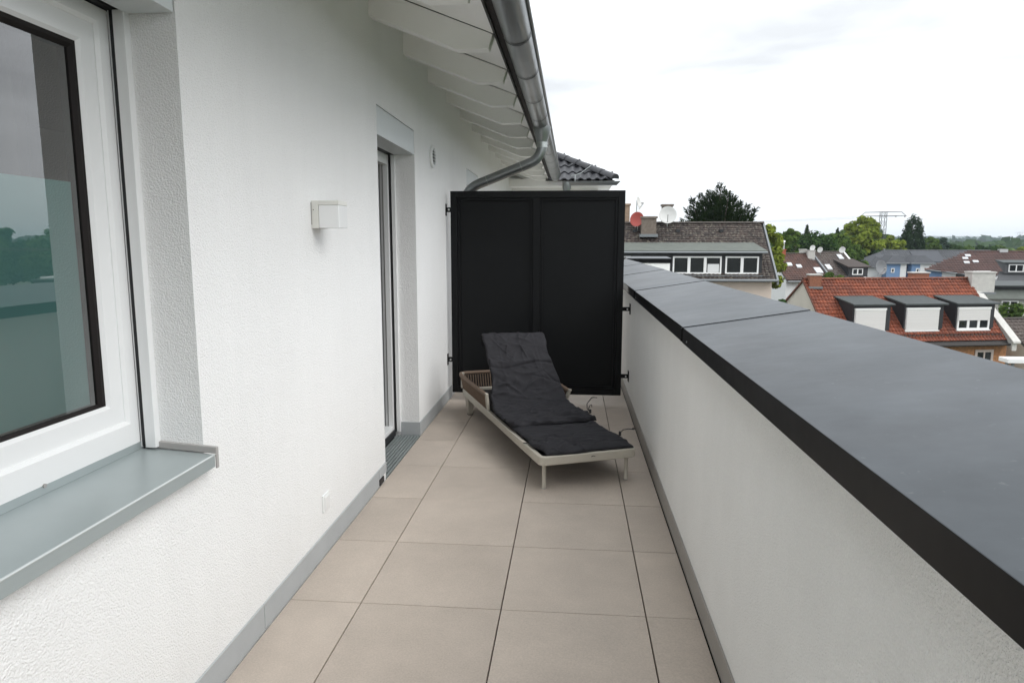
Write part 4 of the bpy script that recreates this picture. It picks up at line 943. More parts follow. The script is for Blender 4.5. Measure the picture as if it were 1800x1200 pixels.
# --- brown semi-detached houses
def gable_house(name, label, loc, rot, x0, x1, ridge, run, tn, tmat, wmat, tw=.3, rh=.33, back=None, drop=0):
    t = thing(name, label, 'house', (*loc, G), R(rot)); ze = ridge - run * tn; bk = back or run
    B(x0 + .1, x1 - .1, -run + .4, bk - .4, G, ze - .05).build('wall', wmat, t, local=True)
    MB().prism([(0, -run + .35, ze - .06), (0, bk - .35, ridge - bk * tn - .06), (0, 0, ridge - .2)], (x0 + .11, 0, 0), (x1 - .11, 0, 0)).build('gable_wall', wmat, t, local=True)
    sl = run * math.sqrt(1 + tn * tn)
    stuff(tiles((x0, 0, ridge), (1, 0, 0), (0, -1, -tn), int((x1 - x0) / tw), int(sl / rh), tw, rh, .03, .04, 4, None, .006).build('front_roof_tiles', tmat, t, local=True))
    mb = MB(); mb.v = [(x0, 0, ridge - .03), (x1, 0, ridge - .03), (x1, -run, ze - .03), (x0, -run, ze - .03), (x1, bk, ridge - bk * tn - .03), (x0, bk, ridge - bk * tn - .03)]; mb.f = [(0, 1, 2, 3), (0, 5, 4, 1)]; mb.build('roof_deck', BROWNBLACK, t, local=True)
    caps(MB(), (x0, 0, ridge + .04), (x1, 0, ridge + .04), .12, .4).build('ridge_caps', M('ridge_brown', (.06, .05, .042), .8), t, local=True)
    MB().tube([(x0, -run - .05, ze - .03), (x1, -run - .05, ze - .03)], .07, 8).build('gutter', LEAD, t, local=True, smooth=True)
    return t
SKYL = M('skylight_glass', (.55, .58, .60), .15, spec=.8)
def skylight(t, x, d, ridge, tn, wx=.75, ln=.95):
    y0, y1 = -d, -d - ln * .75
    MB().hexa([(x, y1, ridge + y1 * tn + .04), (x + wx, y1, ridge + y1 * tn + .04), (x + wx, y0, ridge + y0 * tn + .04), (x, y0, ridge + y0 * tn + .04), (x, y1, ridge + y1 * tn + .14), (x + wx, y1, ridge + y1 * tn + .14), (x + wx, y0, ridge + y0 * tn + .14), (x, y0, ridge + y0 * tn + .14)]).build('skylight', SKYL, t, local=True)
h3 = gable_house('rust_tiled_house', 'white house with rust brown tiled roof and red chimney, behind the pink house', (21.55, 74.2), 15, -1.0, 3.85, Z(-1.0), 3.6, .75, T_RUST, WHITE_R)
for x, d, wx, ln in ((.1, 1.35, .55, .45), (1.05, 1.6, .55, .45), (2.8, 2.0, .75, .9)): skylight(h3, x, d, Z(-1.0), .75, wx, ln)
h3b = gable_house('dark_brown_tiled_house', 'white house with dark brown roof, skylights and a white verge board', (25.3, 75.2), 15, 0, 3.7, Z(-.83), 4.3, .72, T_DKBR, WHITE_R, back=4)
for x, d in ((.25, 1.9), (2.5, .5)): skylight(h3b, x, d, Z(-.83), .72, .55, .8)
MB().prism([(0, .1, Z(-.78)), (0, -4.3, Z(-.78) - 4.3 * .72), (0, -4.3, Z(-1.0) - 4.3 * .72), (0, .1, Z(-1.0))], (3.7, 0, 0), (3.9, 0, 0)).build('verge_board', HFRAME, h3b, local=True)
MB().prism([(0, .1, Z(-.70)), (0, -4.2, Z(-.70) - 4.3 * .72), (0, -4.2, Z(-1.0) - 4.3 * .72), (0, .1, Z(-1.0))], (-.12, 0, 0), (.06, 0, 0)).build('party_wall_coping', LEAD, h3b, local=True)
MB().prism([(0, -1.3, Z(-1.75)), (0, -3.5, Z(-2.3)), (0, -3.5, Z(-3.32))], (1.9, 0, 0), (4.1, 0, 0)).build('shed_dormer', SLATE, h3b, local=True)
MB().hexa([(1.7, -3.7, Z(-2.36)), (4.3, -3.7, Z(-2.36)), (4.15, -1.0, Z(-1.62)), (1.7, -1.0, Z(-1.62)), (1.7, -3.7, Z(-2.26)), (4.3, -3.7, Z(-2.26)), (4.15, -1.0, Z(-1.52)), (1.7, -1.0, Z(-1.52))]).build('dormer_roof', M('dormer_brown', (.042, .030, .025), .8, var=.2, vs=3), h3b, local=True)
window(h3b, 2.3, 3.5, Z(-3.1), Z(-2.45), -3.51, 2, .09, .12, .06)
chimney('red_chimney', 'slim orange red chimney with a metal flue on the rust brown roof', (22.0, 74.0), .36, .36, Z(-1.8), Z(-.62), M('orange_chimney', (.36, .09, .045), .8))
fl = thing('metal_flue', 'tall thin steel flue pipe above the slim orange chimney', 'flue', (22.0, 74, Z(-.5)))
MB().tube([(22.0, 74, Z(-.53)), (22.0, 74, Z(.22))], .09, 10).build('pipe', STEEL, fl); MB().disc_lathe((22.0, 74, Z(.24)), (0, 0, 1), [(.16, 0), (.12, .1), (.03, .16)], 10).build('cowl', STEEL, fl)
chimney('stone_chimney', 'grey stone chimney between the rust and dark brown roofs', (24.97, 74.6), .69, .6, Z(-1.7), Z(-.70), CONC)
chimney('stone_chimney', 'low grey chimney on the ridge of the rust brown roof', (24.36, 75.3), .60, .5, Z(-1.3), Z(-.60), CONC)
for (x, r_), lb in zip(((25.22, .30), (25.99, .30), (28.25, .34)), ('white satellite dish beside the grey stone chimney on the brown ridge', 'white satellite dish in the middle of the dark brown ridge', 'white satellite dish at the verge end of the dark brown ridge')):
    dish('satellite_dish', lb, (x, 74.8, Z(-.40 if x < 25.5 else -.60)), (-.9, -.8, .3), r_, DISH_W, (x + .05, 74.9, Z(-1.3)), arm=False)

# --- blue and white house with slate grey hipped roof
h4 = thing('blue_white_house', 'long blue and white house with slate grey roof and cross gables', 'house', (43.2, 100, G), R(1))
zr4, tn4, run4 = Z(-.835), .62, 3.6; ze4 = zr4 - run4 * tn4
stuff(tiles((-4.2, 0, zr4), (1, 0, 0), (0, -1, -tn4), 56, 13, .33, .33, .02, .03, 2, lambda u, v: u > 4.2 - v * .95).build('front_roof_tiles', T_GREY, h4, local=True))
mb = MB(); mb.v = [(0, 0, zr4 - .04), (14.3, 0, zr4 - .04), (14.3, -run4, ze4 - .04), (-3.9, -run4, ze4 - .04), (-3.9, run4, ze4 - .04), (14.3, run4, ze4 - .04)]; mb.f = [(0, 1, 2, 3), (0, 3, 4), (0, 4, 5, 1)]; mb.build('roof_deck', M('slate_deck', (.05, .054, .062), .75, var=.15, vs=2), h4, local=True)
B(-3.6, 14, -run4 + .35, run4 - .35, G, ze4 - .02).build('wall', WHITE_R, h4, local=True)
caps(MB(), (0, 0, zr4 + .03), (14.3, 0, zr4 + .03), .1, .4).build('ridge_caps', M('ridge_grey', (.08, .085, .09), .7), h4, local=True)
B(-.03, .17, -.3, -.12, zr4 - .2, zr4 + .25).build('roof_pipe', LEAD, h4, local=True)
for gx, gb, gw in ((-1.38, .37, 2.5), (1.82, 2.91, 2.75)):
    zg = Z(-2.46); yf = -run4 - .95
    g_ = MB().box(gx, gx + gw, yf, -1.2, G, zg).build('cross_wing', BLUE_R, h4, local=True)
    B(gb, gx + gw + .02, yf - .02, yf - .001, G, zg - .02).build('white_band', WHITE_R, g_, local=True)
    mb = MB(); mb.v = [(gx - .25, yf - .25, zg - .08), (gx + gw + .25, yf - .25, zg - .08), (gx + gw + .25, -.9, zg - .08), (gx - .25, -.9, zg - .08), (gx + gw * .45, yf + .9, zg + 1.0), (gx + gw * .45, -.4, zg + 1.0), (gx + gw * .75, yf + .9, zg + 1.0), (gx + gw * .75, -.4, zg + 1.0)]
    mb.f = [(0, 1, 6, 4), (1, 2, 7, 6), (4, 6, 7, 5), (3, 0, 4, 5), (3, 2, 1, 0)]; mb.build('cross_roof', M('slate_deck', (.05, .054, .062), .75, var=.15, vs=2), g_, local=True)
    MB().tube([(gx - .25, yf - .28, zg - .08), (gx + gw + .25, yf - .28, zg - .08)], .06, 6).build('cross_gutter', LEAD, g_, local=True)
    window(h4, gx + .55, gx + 1.0, zg - 1.3, zg - .7, yf - .005, 1, .1, .1, .06)
pv = MB(); pv.hexa([(3.4, -2.6, zr4 - 2.6 * tn4 + .05), (7.2, -2.6, zr4 - 2.6 * tn4 + .05), (7.2, -.35, zr4 - .35 * tn4 + .05), (3.4, -.35, zr4 - .35 * tn4 + .05), (3.4, -2.6, zr4 - 2.6 * tn4 + .12), (7.2, -2.6, zr4 - 2.6 * tn4 + .12), (7.2, -.35, zr4 - .35 * tn4 + .12), (3.4, -.35, zr4 - .35 * tn4 + .12)])
pv.build('solar_panel', M('solar_glass', (.06, .065, .075), .6, spec=.3), h4, local=True)

# --- big maroon roof
h5 = thing('maroon_tiled_house', 'large house with plain maroon tiled roof and small skylights', 'house', (46.23, 85, G), 0)
zr5, tn5 = Z(-.82), .70
V5 = Vector((0, -1, -tn5)).normalized()
def in5(u, v):
    x = -8 + u; y = -v / math.sqrt(1 + tn5 ** 2)
    if x < 0 and -y < -x * .475 - .05: return False
    lim = 2.85 + (x + 6) * .164 if x < 1 else 4.0 - (x - 1) * .51
    return -y < max(lim, .1)
stuff(tiles((-8, 0, zr5), (1, 0, 0), (0, -1, -tn5), 110, 16, .33, .33, .03, .04, 2, in5).build('front_roof_tiles', T_MAR, h5, local=True))
mb = MB(); mb.v = [(0, 0, zr5 - .05), (28, 0, zr5 - .05), (28, -.1, zr5 - .05 - .1 * tn5), (8.5, -.15, zr5 - .05 - .15 * tn5), (1, -3.95, zr5 - .05 - 3.95 * tn5), (-6, -2.85, zr5 - .05 - 2.85 * tn5)]; mb.f = [(0, 5, 4, 3, 2, 1)]; mb.build('roof_deck', M('maroon_deck', (.06, .03, .024), .8), h5, local=True)
MB().prism([(-5.8, -2.45, G), (.9, -3.4, G), (.9, 1, G), (-.8, 1, G)], (0, 0, 0), (0, 0, zr5 - 2.15 - G)).build('wall', WHITE_R, h5, local=True)
for a, b, m_, nm in ((-5.6, -4.0, BLUE_R, 'blue_band'), (-2.55, -1.65, HGLASS, 'window')):
    ya2, yb2 = -2.45 - (a + 5.8) * .1418, -2.45 - (b + 5.8) * .1418
    MB().quad((a, ya2 - .04, G if nm != 'window' else zr5 - 3.9), (b, yb2 - .04, G if nm != 'window' else zr5 - 3.9), (b, yb2 - .04, zr5 - (2.2 if nm != 'window' else 2.5)), (a, ya2 - .04, zr5 - (2.2 if nm != 'window' else 2.5))).build(nm, m_, h5, local=True)
MB().tube([(-6, -2.9, zr5 - 2.06), (1, -4.0, zr5 - 2.86)], .07, 6).build('gutter', LEAD, h5, local=True)
caps(MB(), (0, 0, zr5 + .04), (28, 0, zr5 + .04), .12, .4).build('ridge_caps', M('maroon_deck', (.10, .05, .04), .8), h5, local=True)
for x, d in ((-1.25, 1.75), (-.2, 1.6), (2.5, 1.65), (3.45, 1.65), (-1.1, 1.1), (-.6, .65)): skylight(h5, x, d, zr5, tn5, .6, .32)
B(3.5, 4.4, -.25, .25, zr5 - .1, zr5 + .28).build('roof_vent', STEEL, h5, local=True)

# --- white gabled house with grey dormer and flat annexe, at the frame's edge
h6 = thing('white_gabled_house', 'white house with dark grey dormer windows beyond the orange roof', 'house', (47, 76.5, G), 0)
GSL = M('grey_slates', (.05, .052, .056), .7, var=.2, vs=6)
B(-2.4, 14, .05, 8, G, Z(-4.0)).build('wall', WHITE_R, h6, local=True)
MB().prism([(-2.4, 0, Z(-4.0)), (-2.4, 0, Z(-3.75)), (3.6, 0, Z(-.75)), (9.6, 0, Z(-3.75)), (9.6, 0, Z(-4.0))], (0, .06, 0), (0, .5, 0)).build('gable_wall', WHITE_R, h6, local=True)
MB().prism([(-2.7, 0, Z(-3.85)), (-2.7, 0, Z(-3.68)), (3.6, 0, Z(-.55)), (9.9, 0, Z(-3.68)), (9.9, 0, Z(-3.85)), (3.6, 0, Z(-.73))], (0, -.2, 0), (0, .6, 0)).build('roof', GSL, h6, local=True)
MB().prism([(-2.75, 0, Z(-3.85)), (-2.75, 0, Z(-3.63)), (3.6, 0, Z(-.50)), (9.95, 0, Z(-3.63)), (9.95, 0, Z(-3.85)), (3.6, 0, Z(-.72))], (0, -.3, 0), (0, -.201, 0)).build('verge_board', HFRAME, h6, local=True)
MB().prism([(0, -3.5, Z(-1.87)), (0, -1.9, Z(-1.72)), (0, -3.5, Z(-2.9))], (-3.5, 0, 0), (4.2, 0, 0)).build('dormer', M('grey_dormer', (.075, .078, .082), .7, var=.1, vs=3), h6, local=True)
MB().hexa([(-3.8, -3.7, Z(-1.87)), (4.4, -3.7, Z(-1.87)), (4.4, -1.5, Z(-1.67)), (-3.4, -1.5, Z(-1.67)), (-3.8, -3.7, Z(-1.78)), (4.4, -3.7, Z(-1.78)), (4.4, -1.5, Z(-1.58)), (-3.4, -1.5, Z(-1.58))]).build('dormer_roof', FELT2, h6, local=True)
for a in (-3.2, -1.5, .2): window(h6, a, a + 1.45, Z(-2.75), Z(-1.98), -3.51, 2, .09, .1, .06)
MB().hexa([(-5.2, -5.2, Z(-3.75)), (8, -5.2, Z(-3.75)), (8, -2.4, Z(-2.85)), (-3.4, -2.4, Z(-2.85)), (-5.2, -5.2, Z(-3.62)), (8, -5.2, Z(-3.62)), (8, -2.4, Z(-2.72)), (-3.4, -2.4, Z(-2.72))]).build('lower_roof', GSL, h6, local=True)
B(-4.8, 8, -5.0, 0, G, Z(-3.76)).build('lower_wall', WHITE_R, h6, local=True)
h7 = thing('flat_roofed_annexe', 'pale annexe with dark flat roof edge and white window', 'annexe', (33.6, 58, G), 0)
B(.1, 13, .3, 8, G, Z(-4.3)).build('wall', M('grey_render', (.42, .42, .39), .9, var=.06, vs=1), h7, local=True)
MB().hexa([(-.2, 0, Z(-4.36)), (13, 0, Z(-4.36)), (13, .6, Z(-3.58)), (0, .6, Z(-3.58)), (-.2, .1, Z(-4.33)), (13, .1, Z(-4.33)), (13, .7, Z(-3.56)), (0, .7, Z(-3.56))]).build('mansard_band', FELT, h7, local=True)
B(-.1, 13, .4, 8, Z(-3.56), Z(-3.38)).build('roof_edge', SLATE, h7, local=True)
B(-.3, 13, .2, 8, Z(-3.378), Z(-3.28)).build('roof_cap', FELT2, h7, local=True)
window(h7, 1.1, 2.4, Z(-6.0), Z(-4.5), .299, 2, .09, .12, .08); window(h7, 4.2, 5.5, Z(-6.0), Z(-4.5), .299, 2, .09, .12, .08)
h8 = gable_house('low_brown_roof', 'low outbuilding with dark brown tiles at the end of the orange roof', (32.4, 49.2), 12, -3.6, 8, Z(-5.0), 4.2, .7, T_DKBR, CREAM)
cpt = thing('white_canopy', 'flat white canopy below the orange brick wall', 'canopy', (22, 32, G))
B(19.3, 26, 31.5, 32.2, Z(-5.22), Z(-5.02)).build('roof_slab', HFRAME, cpt, bevel=.02)
for x in (19.6, 25.7):
    for y in (31.65, 32.05): MB().tube([(x, y, G), (x, y, Z(-5.23))], .06, 8).build('post', LEAD, cpt)
# more of the street, past the frame edge (mirrored in the window)
for (x, y, rot, rd, tmn, wm, lb) in ((46, 34, 14, -2.6, T_DKBR, WHITE_R, 'white house with a dark brown roof beside the canopy'), (64, 60, 5, -1.6, T_RUST, CREAM, 'cream house with a rust tiled roof further down the street'), (72, 30, 20, -2.2, T_GREY, WHITE_R, 'white house with a slate grey roof at the end of the street')):
    hh = gable_house('street_house', lb, (x, y), rot, -6, 6, Z(rd), 4.6, .85, tmn, wm)
    for k in range(3): skylight(hh, -4 + 3 * k, 2.0, Z(rd), .85, .7, 1.0); window(hh, -4.6 + 3.2 * k, -3.2 + 3.2 * k, Z(rd) - 6.0, Z(rd) - 4.6, -4.201, 2)

# ------------------------------------------------------------------ trees
BARK = M('bark', (.06, .045, .035), .9, var=.3, vs=6)
LM = {k: leaf_mat('leaves_' + k, a, b) for k, (a, b) in {
    'lime': ((.095, .145, .018), (.26, .30, .050)), 'mid': ((.048, .092, .022), (.105, .160, .036)), 'dark': ((.022, .052, .016), (.052, .092, .028)),
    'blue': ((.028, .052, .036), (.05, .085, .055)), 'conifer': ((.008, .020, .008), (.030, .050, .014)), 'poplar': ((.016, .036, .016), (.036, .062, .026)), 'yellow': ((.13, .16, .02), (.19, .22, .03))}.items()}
def leaf(mb, p, n, s, asp=.7):
    n = n.normalized(); a = n.orthogonal().normalized(); an = random.uniform(0, 6.28)
    a = (Matrix.Rotation(an, 3, n) @ a) * s; b = n.cross(a) * asp
    i = len(mb.v); mb.v += [tuple(p - a), tuple(p - b * .8 + a * .1), tuple(p + a), tuple(p + b * .8 + a * .1)]
    mb.f.append((i, i + 1, i + 2, i + 3)); r = (random.random() * 50, random.random() * 50); mb.uv += [r] * 4
def rv(): 
    while True:
        v = Vector((random.uniform(-1, 1), random.uniform(-1, 1), random.uniform(-1, 1)))
        if .01 < v.length < 1: return v
def crown_lobes(c, rx, rz, n, lr):
    """centres of leafy clumps filling an ellipsoid, more towards its outside"""
    out = []
    for _ in range(n):
        v = rv(); v = v.normalized() * (v.length ** .45)
        if v.z < -.55: v.z *= .5
        out.append((Vector((c[0] + v.x * rx, c[1] + v.y * rx, c[2] + v.z * rz)), lr * random.uniform(.6, 1.25)))
    return out
def tree(name, label, x, y, top, rx, rz, mat, n_lobes=40, leaves=60, ls=.3, group=None, lobe=None, base=G):
    t = thing(name, label, 'tree', (x, y, base), 0, group); cz = top - rz
    tr = MB(); tr.tube([(x, y, base), (x + .1, y, (base + cz) / 2), (x, y, cz)], [rx * .09 + .08, rx * .07 + .05, rx * .03 + .03], 8)
    for _ in range(7):
        v = rv(); e = Vector((x + v.x * rx * .75, y + v.y * rx * .75, cz + v.z * rz * .5 + rz * .2)); s_ = Vector((x, y, base + (cz - base) * random.uniform(.6, .95)))
        tr.tube([s_, s_.lerp(e, .5) + Vector((0, 0, .3)), e], [rx * .03 + .03, rx * .02 + .02, .02], 5)
    tr.build('trunk', BARK, t, smooth='all')
    mb = MB(); mb.uv = []
    for c, r in crown_lobes((x, y, cz), rx * .86, rz * .88, n_lobes, lobe or rx * .27):
        for _ in range(leaves):
            v = rv(); v = v.normalized() * (.55 + .45 * random.random())
            leaf(mb, c + Vector((v.x, v.y, v.z * .8)) * r, v + Vector((0, 0, .35)) + rv() * .7, ls * random.uniform(.6, 1.3))
    mb.build('crown', mat, t); return t
def bear(cx, cy, D):
    # compass bearing and elevation of a far landmark, as surveyed from the terrace
    f_, r_, u_ = Vector((-.087753, .985954, -.142386)), Vector((.996045, .088831, .001262)), Vector((.013893, -.141712, -.989811)) * -1
    d = f_ + r_ * ((cx - 900) / 1192.05) - u_ * ((cy - 600) / 1192.05); return d * (D / d.y)
def px(cx, D): return bear(cx, 428, D).x
def py(yy, D, cx=1500): return Z(bear(cx, yy, D).z)
TL = [  # centre px, top px, half width px, distance, kind, label
    (1398, 412, 26, 150, 'mid', 'fresh green tree between the orange chimney and the dark conifer'),
    (1452, 411, 22, 155, 'lime', 'pale green tree between the two dark conifer tips'),
    (1490, 398, 22, 150, 'mid', 'fresh green tree beside the tall lime tree'),
    (1535, 396, 24, 150, 'mid', 'fresh green tree behind the lattice mast'),
    (1586, 417, 18, 150, 'mid', 'green tree at the foot of the poplar'),
    (1618, 424, 20, 150, 'lime', 'pale green tree low behind the slate grey ridge'),
    (1705, 429, 18, 160, 'mid', 'green tree where the slate and maroon ridges meet'),
    (1752, 432, 22, 190, 'mid', 'green tree between the dark rounded tree and the roof vent'),
    (1350, 386, 27, 62, 'lime', 'yellow green tree behind the verge of the brown roof'),
    (1381, 398, 27, 80, 'mid', 'mid green tree behind the slim orange chimney'),
    (1428, 401, 47, 92, 'dark', 'broad dark green tree behind the rust and brown roofs'),
    (1468, 407, 24, 98, 'mid', 'green tree between the dark broad tree and the tall lime tree'),
    (1513, 376, 31, 108, 'lime', 'tall lime green tree in front of the lattice mast'),
    (1496, 425, 26, 94, 'mid', 'lower green tree under the tall lime tree'),
    (1540, 432, 22, 106, 'dark', 'dark shrubby tree at the hip of the slate grey roof'),
    (1566, 407, 27, 118, 'lime', 'rounded lime tree beside the lattice mast'),
    (1634, 415, 17, 128, 'mid', 'rounded green tree beside the poplar'),
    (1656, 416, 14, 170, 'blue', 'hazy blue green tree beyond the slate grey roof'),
    (1682, 427, 19, 135, 'dark', 'low dark tree behind the slate grey ridge'),
    (1732, 427, 26, 150, 'dark', 'dark rounded tree behind the maroon ridge'),
    (1768, 430, 18, 165, 'mid', 'green tree behind the vent on the maroon ridge'),
    (1798, 434, 14, 150, 'lime', 'pale green tree at the far end of the maroon ridge'),
]
for cx, ty, hw, D, kd, lb in TL:
    r = hw / 1192 * D * 1.08; top = py(ty, D, cx); rz = max(r * .95, min((top - G) * .42, r * 1.5)) if D > 70 else r * 2.6
    tree('broadleaf_tree', lb, px(cx, D), D, top, r, rz, LM[kd], int(70 if hw > 20 else 45), 130, .0027 * D + .02, 'trees beyond the roofs')
# poplar, two stems
t = thing('poplar_tree', 'tall slender dark poplar rising behind the slate grey roof', 'tree', (px(1603, 120), 120, G))
mb = MB(); mb.uv = []; tr = MB()
for dx, ty, hw, nl in ((-2, 379, 14, 40), (-8, 388, 9, 26), (9, 384, 7, 24), (14, 398, 6, 18), (15, 414, 8, 14), (-3, 408, 16, 26)):
    X, tp, r = px(1603 + dx, 120), py(ty, 120, 1603), hw / 1192 * 120 * 1.1
    tr.tube([(X, 120, G), (X, 120, tp - 1)], [.3, .05], 6)
    for k in range(int(nl * 1.5)):
        q = (k + random.random()) / (nl * 1.5); zc = tp - .35 - q * (tp - py(455, 120)); rr = r * min(1, .22 + 1.3 * q ** .8)
        an = random.uniform(0, 6.28); c_ = Vector((X + math.cos(an) * rr * .8, 120 + math.sin(an) * rr * .8, zc)); cr_ = random.uniform(.3, .62)
        for _ in range(34):
            v = rv(); leaf(mb, c_ + Vector((v.x * cr_, v.y * cr_, v.z * cr_ * 1.7)), v + Vector((0, 0, .3)) + rv() * .5, random.uniform(.12, .28), .6)
tr.build('trunk', BARK, t); mb.build('crown', LM['poplar'], t)
# ragged evergreen behind the pink house
D = 44.5; t = thing('evergreen_tree', 'ragged dark evergreen tree rising behind the mossy brown roof', 'tree', (px(1262, D), D, G))
mb = MB(); mb.uv = []; tr = MB()
leaders = [(1262, 323, 1.3), (1243, 336, 1.2), (1277, 337, 1.1), (1228, 342, 1.1), (1253, 341, 1.2), (1287, 344, 1.1), (1213, 350, 1.0), (1297, 354, 1.0), (1311, 361, 1.0), (1326, 366, .8), (1204, 368, .8), (1236, 356, 1.3), (1268, 350, 1.4), (1302, 370, 1.1), (1196, 384, .6), (1318, 378, .9), (1222, 368, 1.3), (1252, 366, 1.5), (1282, 366, 1.5), (1238, 378, 1.5), (1268, 378, 1.6), (1295, 382, 1.3), (1212, 384, 1.0)]
for k, (cx, ty, sc_) in enumerate(leaders):
    yy = D + random.uniform(-1.2, 1.2); X, tp = px(cx, yy), py(ty, yy, cx); off = (px(cx, D) - px(1262, D))
    ax = Vector((off * .30, random.uniform(-.2, .2), 1)).normalized()
    tr.tube([(px(1262, D), D, G + 3), (X - off * .5, yy, tp - 2.5), (X, yy, tp - .1)], [.12, .07, .015], 5)
    for j in range(int(760 * sc_)):
        q = random.random() ** .75; hgt = q * 3.2; rr = (.04 + .40 * min(1, hgt / .9)) * sc_
        an = random.uniform(0, 6.28); ro_ = math.sqrt(random.random()) * rr
        p = Vector((X, yy, tp)) - ax * hgt + Vector((math.cos(an) * ro_, math.sin(an) * ro_, 0))
        d = (ax + Vector((math.cos(an), math.sin(an), 0)) * .75 + rv() * .5).normalized()
        L_ = random.uniform(.10, .26) * (1.25 if ro_ > .7 * rr else 1)
        for q_ in range(4):
            d3 = (d + rv() * (.15 if q_ == 0 else .75)).normalized(); p3 = p + d * L_ * .22 * q_; s3 = d3.cross(rv()).normalized() * random.uniform(.015, .034); l3 = L_ * (1 if q_ == 0 else .6)
            i = len(mb.v); mb.v += [tuple(p3 - s3), tuple(p3 + s3), tuple(p3 + d3 * l3)]; mb.f.append((i, i + 1, i + 2)); mb.uv += [(random.random() * 50, random.random() * 50)] * 3
tr.build('trunk', BARK, t); mb.build('crown', LM['conifer'], t)
# small far conifers
for cx, ty, lb in ((1417, 395, 'dark conifer tip above the broad dark tree'), (1471, 401, 'dark conifer tip beside the tall lime tree')):
    D = 135; t = thing('conifer_tree', lb, 'tree', (px(cx, D), D, G)); X, tp = px(cx, D), py(ty, D, cx)
    MB().tube([(X, D, G), (X, D, tp)], [.25, .03], 6).build('trunk', BARK, t); mb = MB(); mb.uv = []
    for _ in range(900):
        hgt = random.random() ** .7 * 6; rr = (.1 + .32 * hgt) * random.uniform(.3, 1); an = random.uniform(0, 6.28)
        leaf(mb, Vector((X + math.cos(an) * rr, D + math.sin(an) * rr, tp - hgt + rr * .15)), Vector((math.cos(an), math.sin(an), .6)), random.uniform(.15, .4), .4)
    mb.build('crown', LM['conifer'], t)
# shrubs and near greenery between the houses
for i, (cx, ty, hw, D, kd, lb) in enumerate([(1462, 471, 13, 66, 'mid', 'climbing green shrub on the dark brown roof edge'), (1478, 474, 10, 67, 'mid', 'green shrub behind the small red brick chimney'), 
        (1382, 512, 13, 45, 'dark', 'bush in the gap beside the pink house'), (1796, 518, 24, 52, 'mid', 'leafy green tree in front of the annexe window'), (1721, 436, 9, 120, 'yellow', 'yellow green bush peeping over the maroon ridge')]):
    r = hw / 1192 * D; tree('garden_shrub', lb, px(cx, D), D, py(ty, D, cx), r, (py(ty, D, cx) - G) * .48, LM[kd], 60, 90, .0028 * D + .02, 'garden greenery', lobe=r * .55)
for k, (x, y, hgt, r, kd, lb) in enumerate(((13, 14, 5, 2.0, 'mid', 'round garden tree on the lawn across the side road'), (19, 8, 6, 2.4, 'dark', 'dark garden tree on the lawn across the side road'), (27, 17, 6, 2.6, 'mid', 'broad garden tree near the road junction'), (13.5, 37, 4, 1.6, 'mid', 'small garden tree beside the pink house'), (34, 38, 5, 2.2, 'lime', 'lime garden tree before the low outbuilding'))):
    tree('garden_tree', lb, x, y, G + hgt, r, hgt * .4, LM[kd], 30, 70, .2, 'garden trees', lobe=r * .5)
# trees past the frame edge
for k, (cx, ty, hw, D, kd) in enumerate(((1860, 418, 40, 110, 'mid'), (1930, 400, 46, 115, 'dark'), (2030, 396, 50, 110, 'mid'), (2130, 386, 30, 112, 'dark'), (2190, 405, 50, 105, 'mid'), (2330, 392, 60, 100, 'dark'), (2480, 400, 60, 96, 'lime'), (2640, 385, 70, 92, 'mid'), (2850, 395, 80, 90, 'dark'))):
    r = hw / 1192 * D; tree('street_tree', ('green', 'tall dark green', 'broad green', 'narrow dark green', 'wide green', 'very broad dark green', 'pale lime green', 'tall broad green', 'huge dark green')[k] + ' tree along the street past the annexe', px(cx, D), D, py(ty, D, cx), r, (py(ty, D, cx) - G) * .46, LM[kd], 60, 90, .40, 'street trees', lobe=r * .4)

# far woods and hills
def far_wood(name, D0, D1, n, s, hmin, hmax, kd, x0=-.4, x1=1.9):
    mb = MB(); mb.uv = []
    for _ in range(n):
        D = random.uniform(D0, D1); a = random.uniform(x0, x1); X = a * D
        hh = hmin + (hmax - hmin) * (.5 + .5 * fnoise(X * .012, D * .004, 1.3)) * random.uniform(.75, 1)
        for _k in range(5):
            p = Vector((X + random.uniform(-1, 1) * s, D + random.uniform(-1, 1) * s, G + hh * random.uniform(.25, 1)))
            leaf(mb, p, Vector((0, -.5, .6)) + rv() * .7, s * random.uniform(.4, .9), .9)
    o = mb.build(name, LM[kd]); return tag(o, {'mid': 'green wood beyond the town', 'dark': 'dark far wood on the plain', 'blue': 'distant hazy wood at the horizon'}[kd], 'wood', None, 'stuff')
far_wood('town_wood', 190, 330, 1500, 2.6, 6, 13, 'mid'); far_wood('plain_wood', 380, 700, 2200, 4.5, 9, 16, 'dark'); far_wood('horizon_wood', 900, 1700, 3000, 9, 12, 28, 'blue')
mb = MB(); n = 140
for k in range(n + 1):
    a = -.6 + 2.6 * k / n; D = 2900; X = a * D; hh = 18 + 26 * (fnoise(a * 3.1, 2.2, 0) + .5) + 9 * fnoise(a * 14, 1, 5)
    mb.v += [(X, D - 500, G), (X, D, G + hh), (X, D + 400, G)]
    if k: i = len(mb.v); mb.f += [(i - 6, i - 3, i - 2, i - 5), (i - 5, i - 2, i - 1, i - 4)]
tag(mb.build('hills', M('far_hill', (.05, .075, .045), .95, var=.3, vs=.01), smooth='all'), None, None, kind='structure')

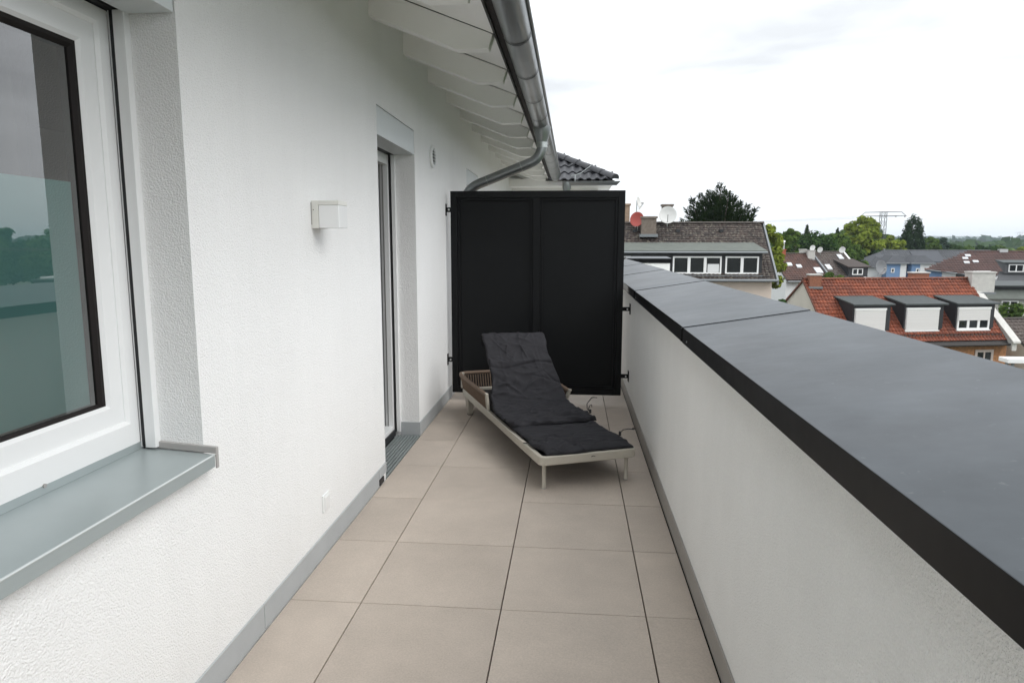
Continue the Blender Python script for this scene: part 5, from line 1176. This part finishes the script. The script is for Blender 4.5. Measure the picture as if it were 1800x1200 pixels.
# ------------------------------------------------------------------ lattice mast and wires
def mast(name, label, cx, ty, D, w_, armpx, grp=None):
    t = thing(name, label, 'mast', (px(cx, D), D, G), 0, grp); X, tp = px(cx, D), py(ty, D, cx); LAT = M('dark_lattice_steel', (.07, .075, .08), .6)
    mb = MB(); c4 = [(-w_, -w_), (w_, -w_), (w_, w_), (-w_, w_)]; nb = 12
    for a, b in c4: mb.tube([(X + a, D + b, G), (X + a * .8, D + b * .8, tp)], .04, 4)
    for k in range(nb):
        z0 = G + (tp - G) * k / nb; z1 = G + (tp - G) * (k + 1) / nb
        for q in range(4):
            a, b = c4[q], c4[(q + 1) % 4]; mb.tube([(X + a[0] * .9, D + a[1] * .9, z0), (X + b[0] * .9, D + b[1] * .9, z1)], .022, 4); mb.tube([(X + b[0] * .9, D + b[1] * .9, z0), (X + a[0] * .9, D + a[1] * .9, z1)], .022, 4)
    mb.build('lattice_tower', LAT, t); aw = armpx / 1192 * D
    for zc, f in ((tp - .05, .78), (tp - .75, 1.0)):
        ar = MB(); ar.tube([(X - aw * f, D - .3, zc - .08), (X, D - .3, zc), (X + aw * f, D - .3, zc - .0)], .04, 5).tube([(X - aw * f, D + .3, zc - .08), (X + aw * f, D + .3, zc)], .04, 5); ar.build('cross_arm', LAT, t)
    br = MB()
    for s in (-1, 1): br.tube([(X + s * aw * .78, D, tp - .05), (X + s * aw, D, tp - .75)], .05, 4)
    br.build('arm_brace', LAT, t)
    for s in (-.95, -.55, .55, .95): MB().tube([(X + s * aw, D, tp - .78), (X + s * aw, D, tp - 1.0)], .09, 6).build('insulator', SLATE, t)
    return t
mast('lattice_mast', 'steel lattice power mast with two cross arms behind the lime tree', 1549, 372, 132, .55, 36)
mast('lattice_mast', 'steel lattice power mast further along the line past the frame edge', 2260, 372, 118, .62, 37)
mast('lattice_mast', 'faint far lattice mast above the horizon wood', 1791, 408, 900, 2.2, 8)
for k, (dz, dx) in enumerate(((-.85, -3.6), (-.85, -2.0), (-.85, 2.0), (-.85, 3.6))):
    a = Vector((px(1549, 132) + dx, 132, py(372, 132) + dz)); b = Vector((-60 + dx, 176, py(372, 132) + 2)); m_ = a.lerp(b, .5) + Vector((0, 0, -4.2))
    pts = [a * (1 - q) ** 2 + m_ * 2 * q * (1 - q) + b * q * q for q in [i / 14 for i in range(15)]]
    tag(MB().tube(pts, .008, 4).build('power_line', M('wire_grey', (.12, .12, .12), .6)), 'thin power line running from the lattice mast over the roofs', 'cable', 'power lines')

# ------------------------------------------------------------------ air
hz = MB().box(-3050, 3450, -850, 3650, G - 1.2, 60).build('haze', bpy.data.materials.new('haze_air'))
hm = hz.data.materials[0]; hm.use_nodes = True; N = hm.node_tree.nodes; N.clear()
o = N.new('ShaderNodeOutputMaterial'); v = N.new('ShaderNodeVolumePrincipled'); v.inputs['Color'].default_value = (.80, .90, 1, 1); v.inputs['Density'].default_value = .00022
hm.node_tree.links.new(v.outputs[0], o.inputs['Volume'])
tag(hz, 'thin pale haze over the town', 'haze', None, 'stuff')
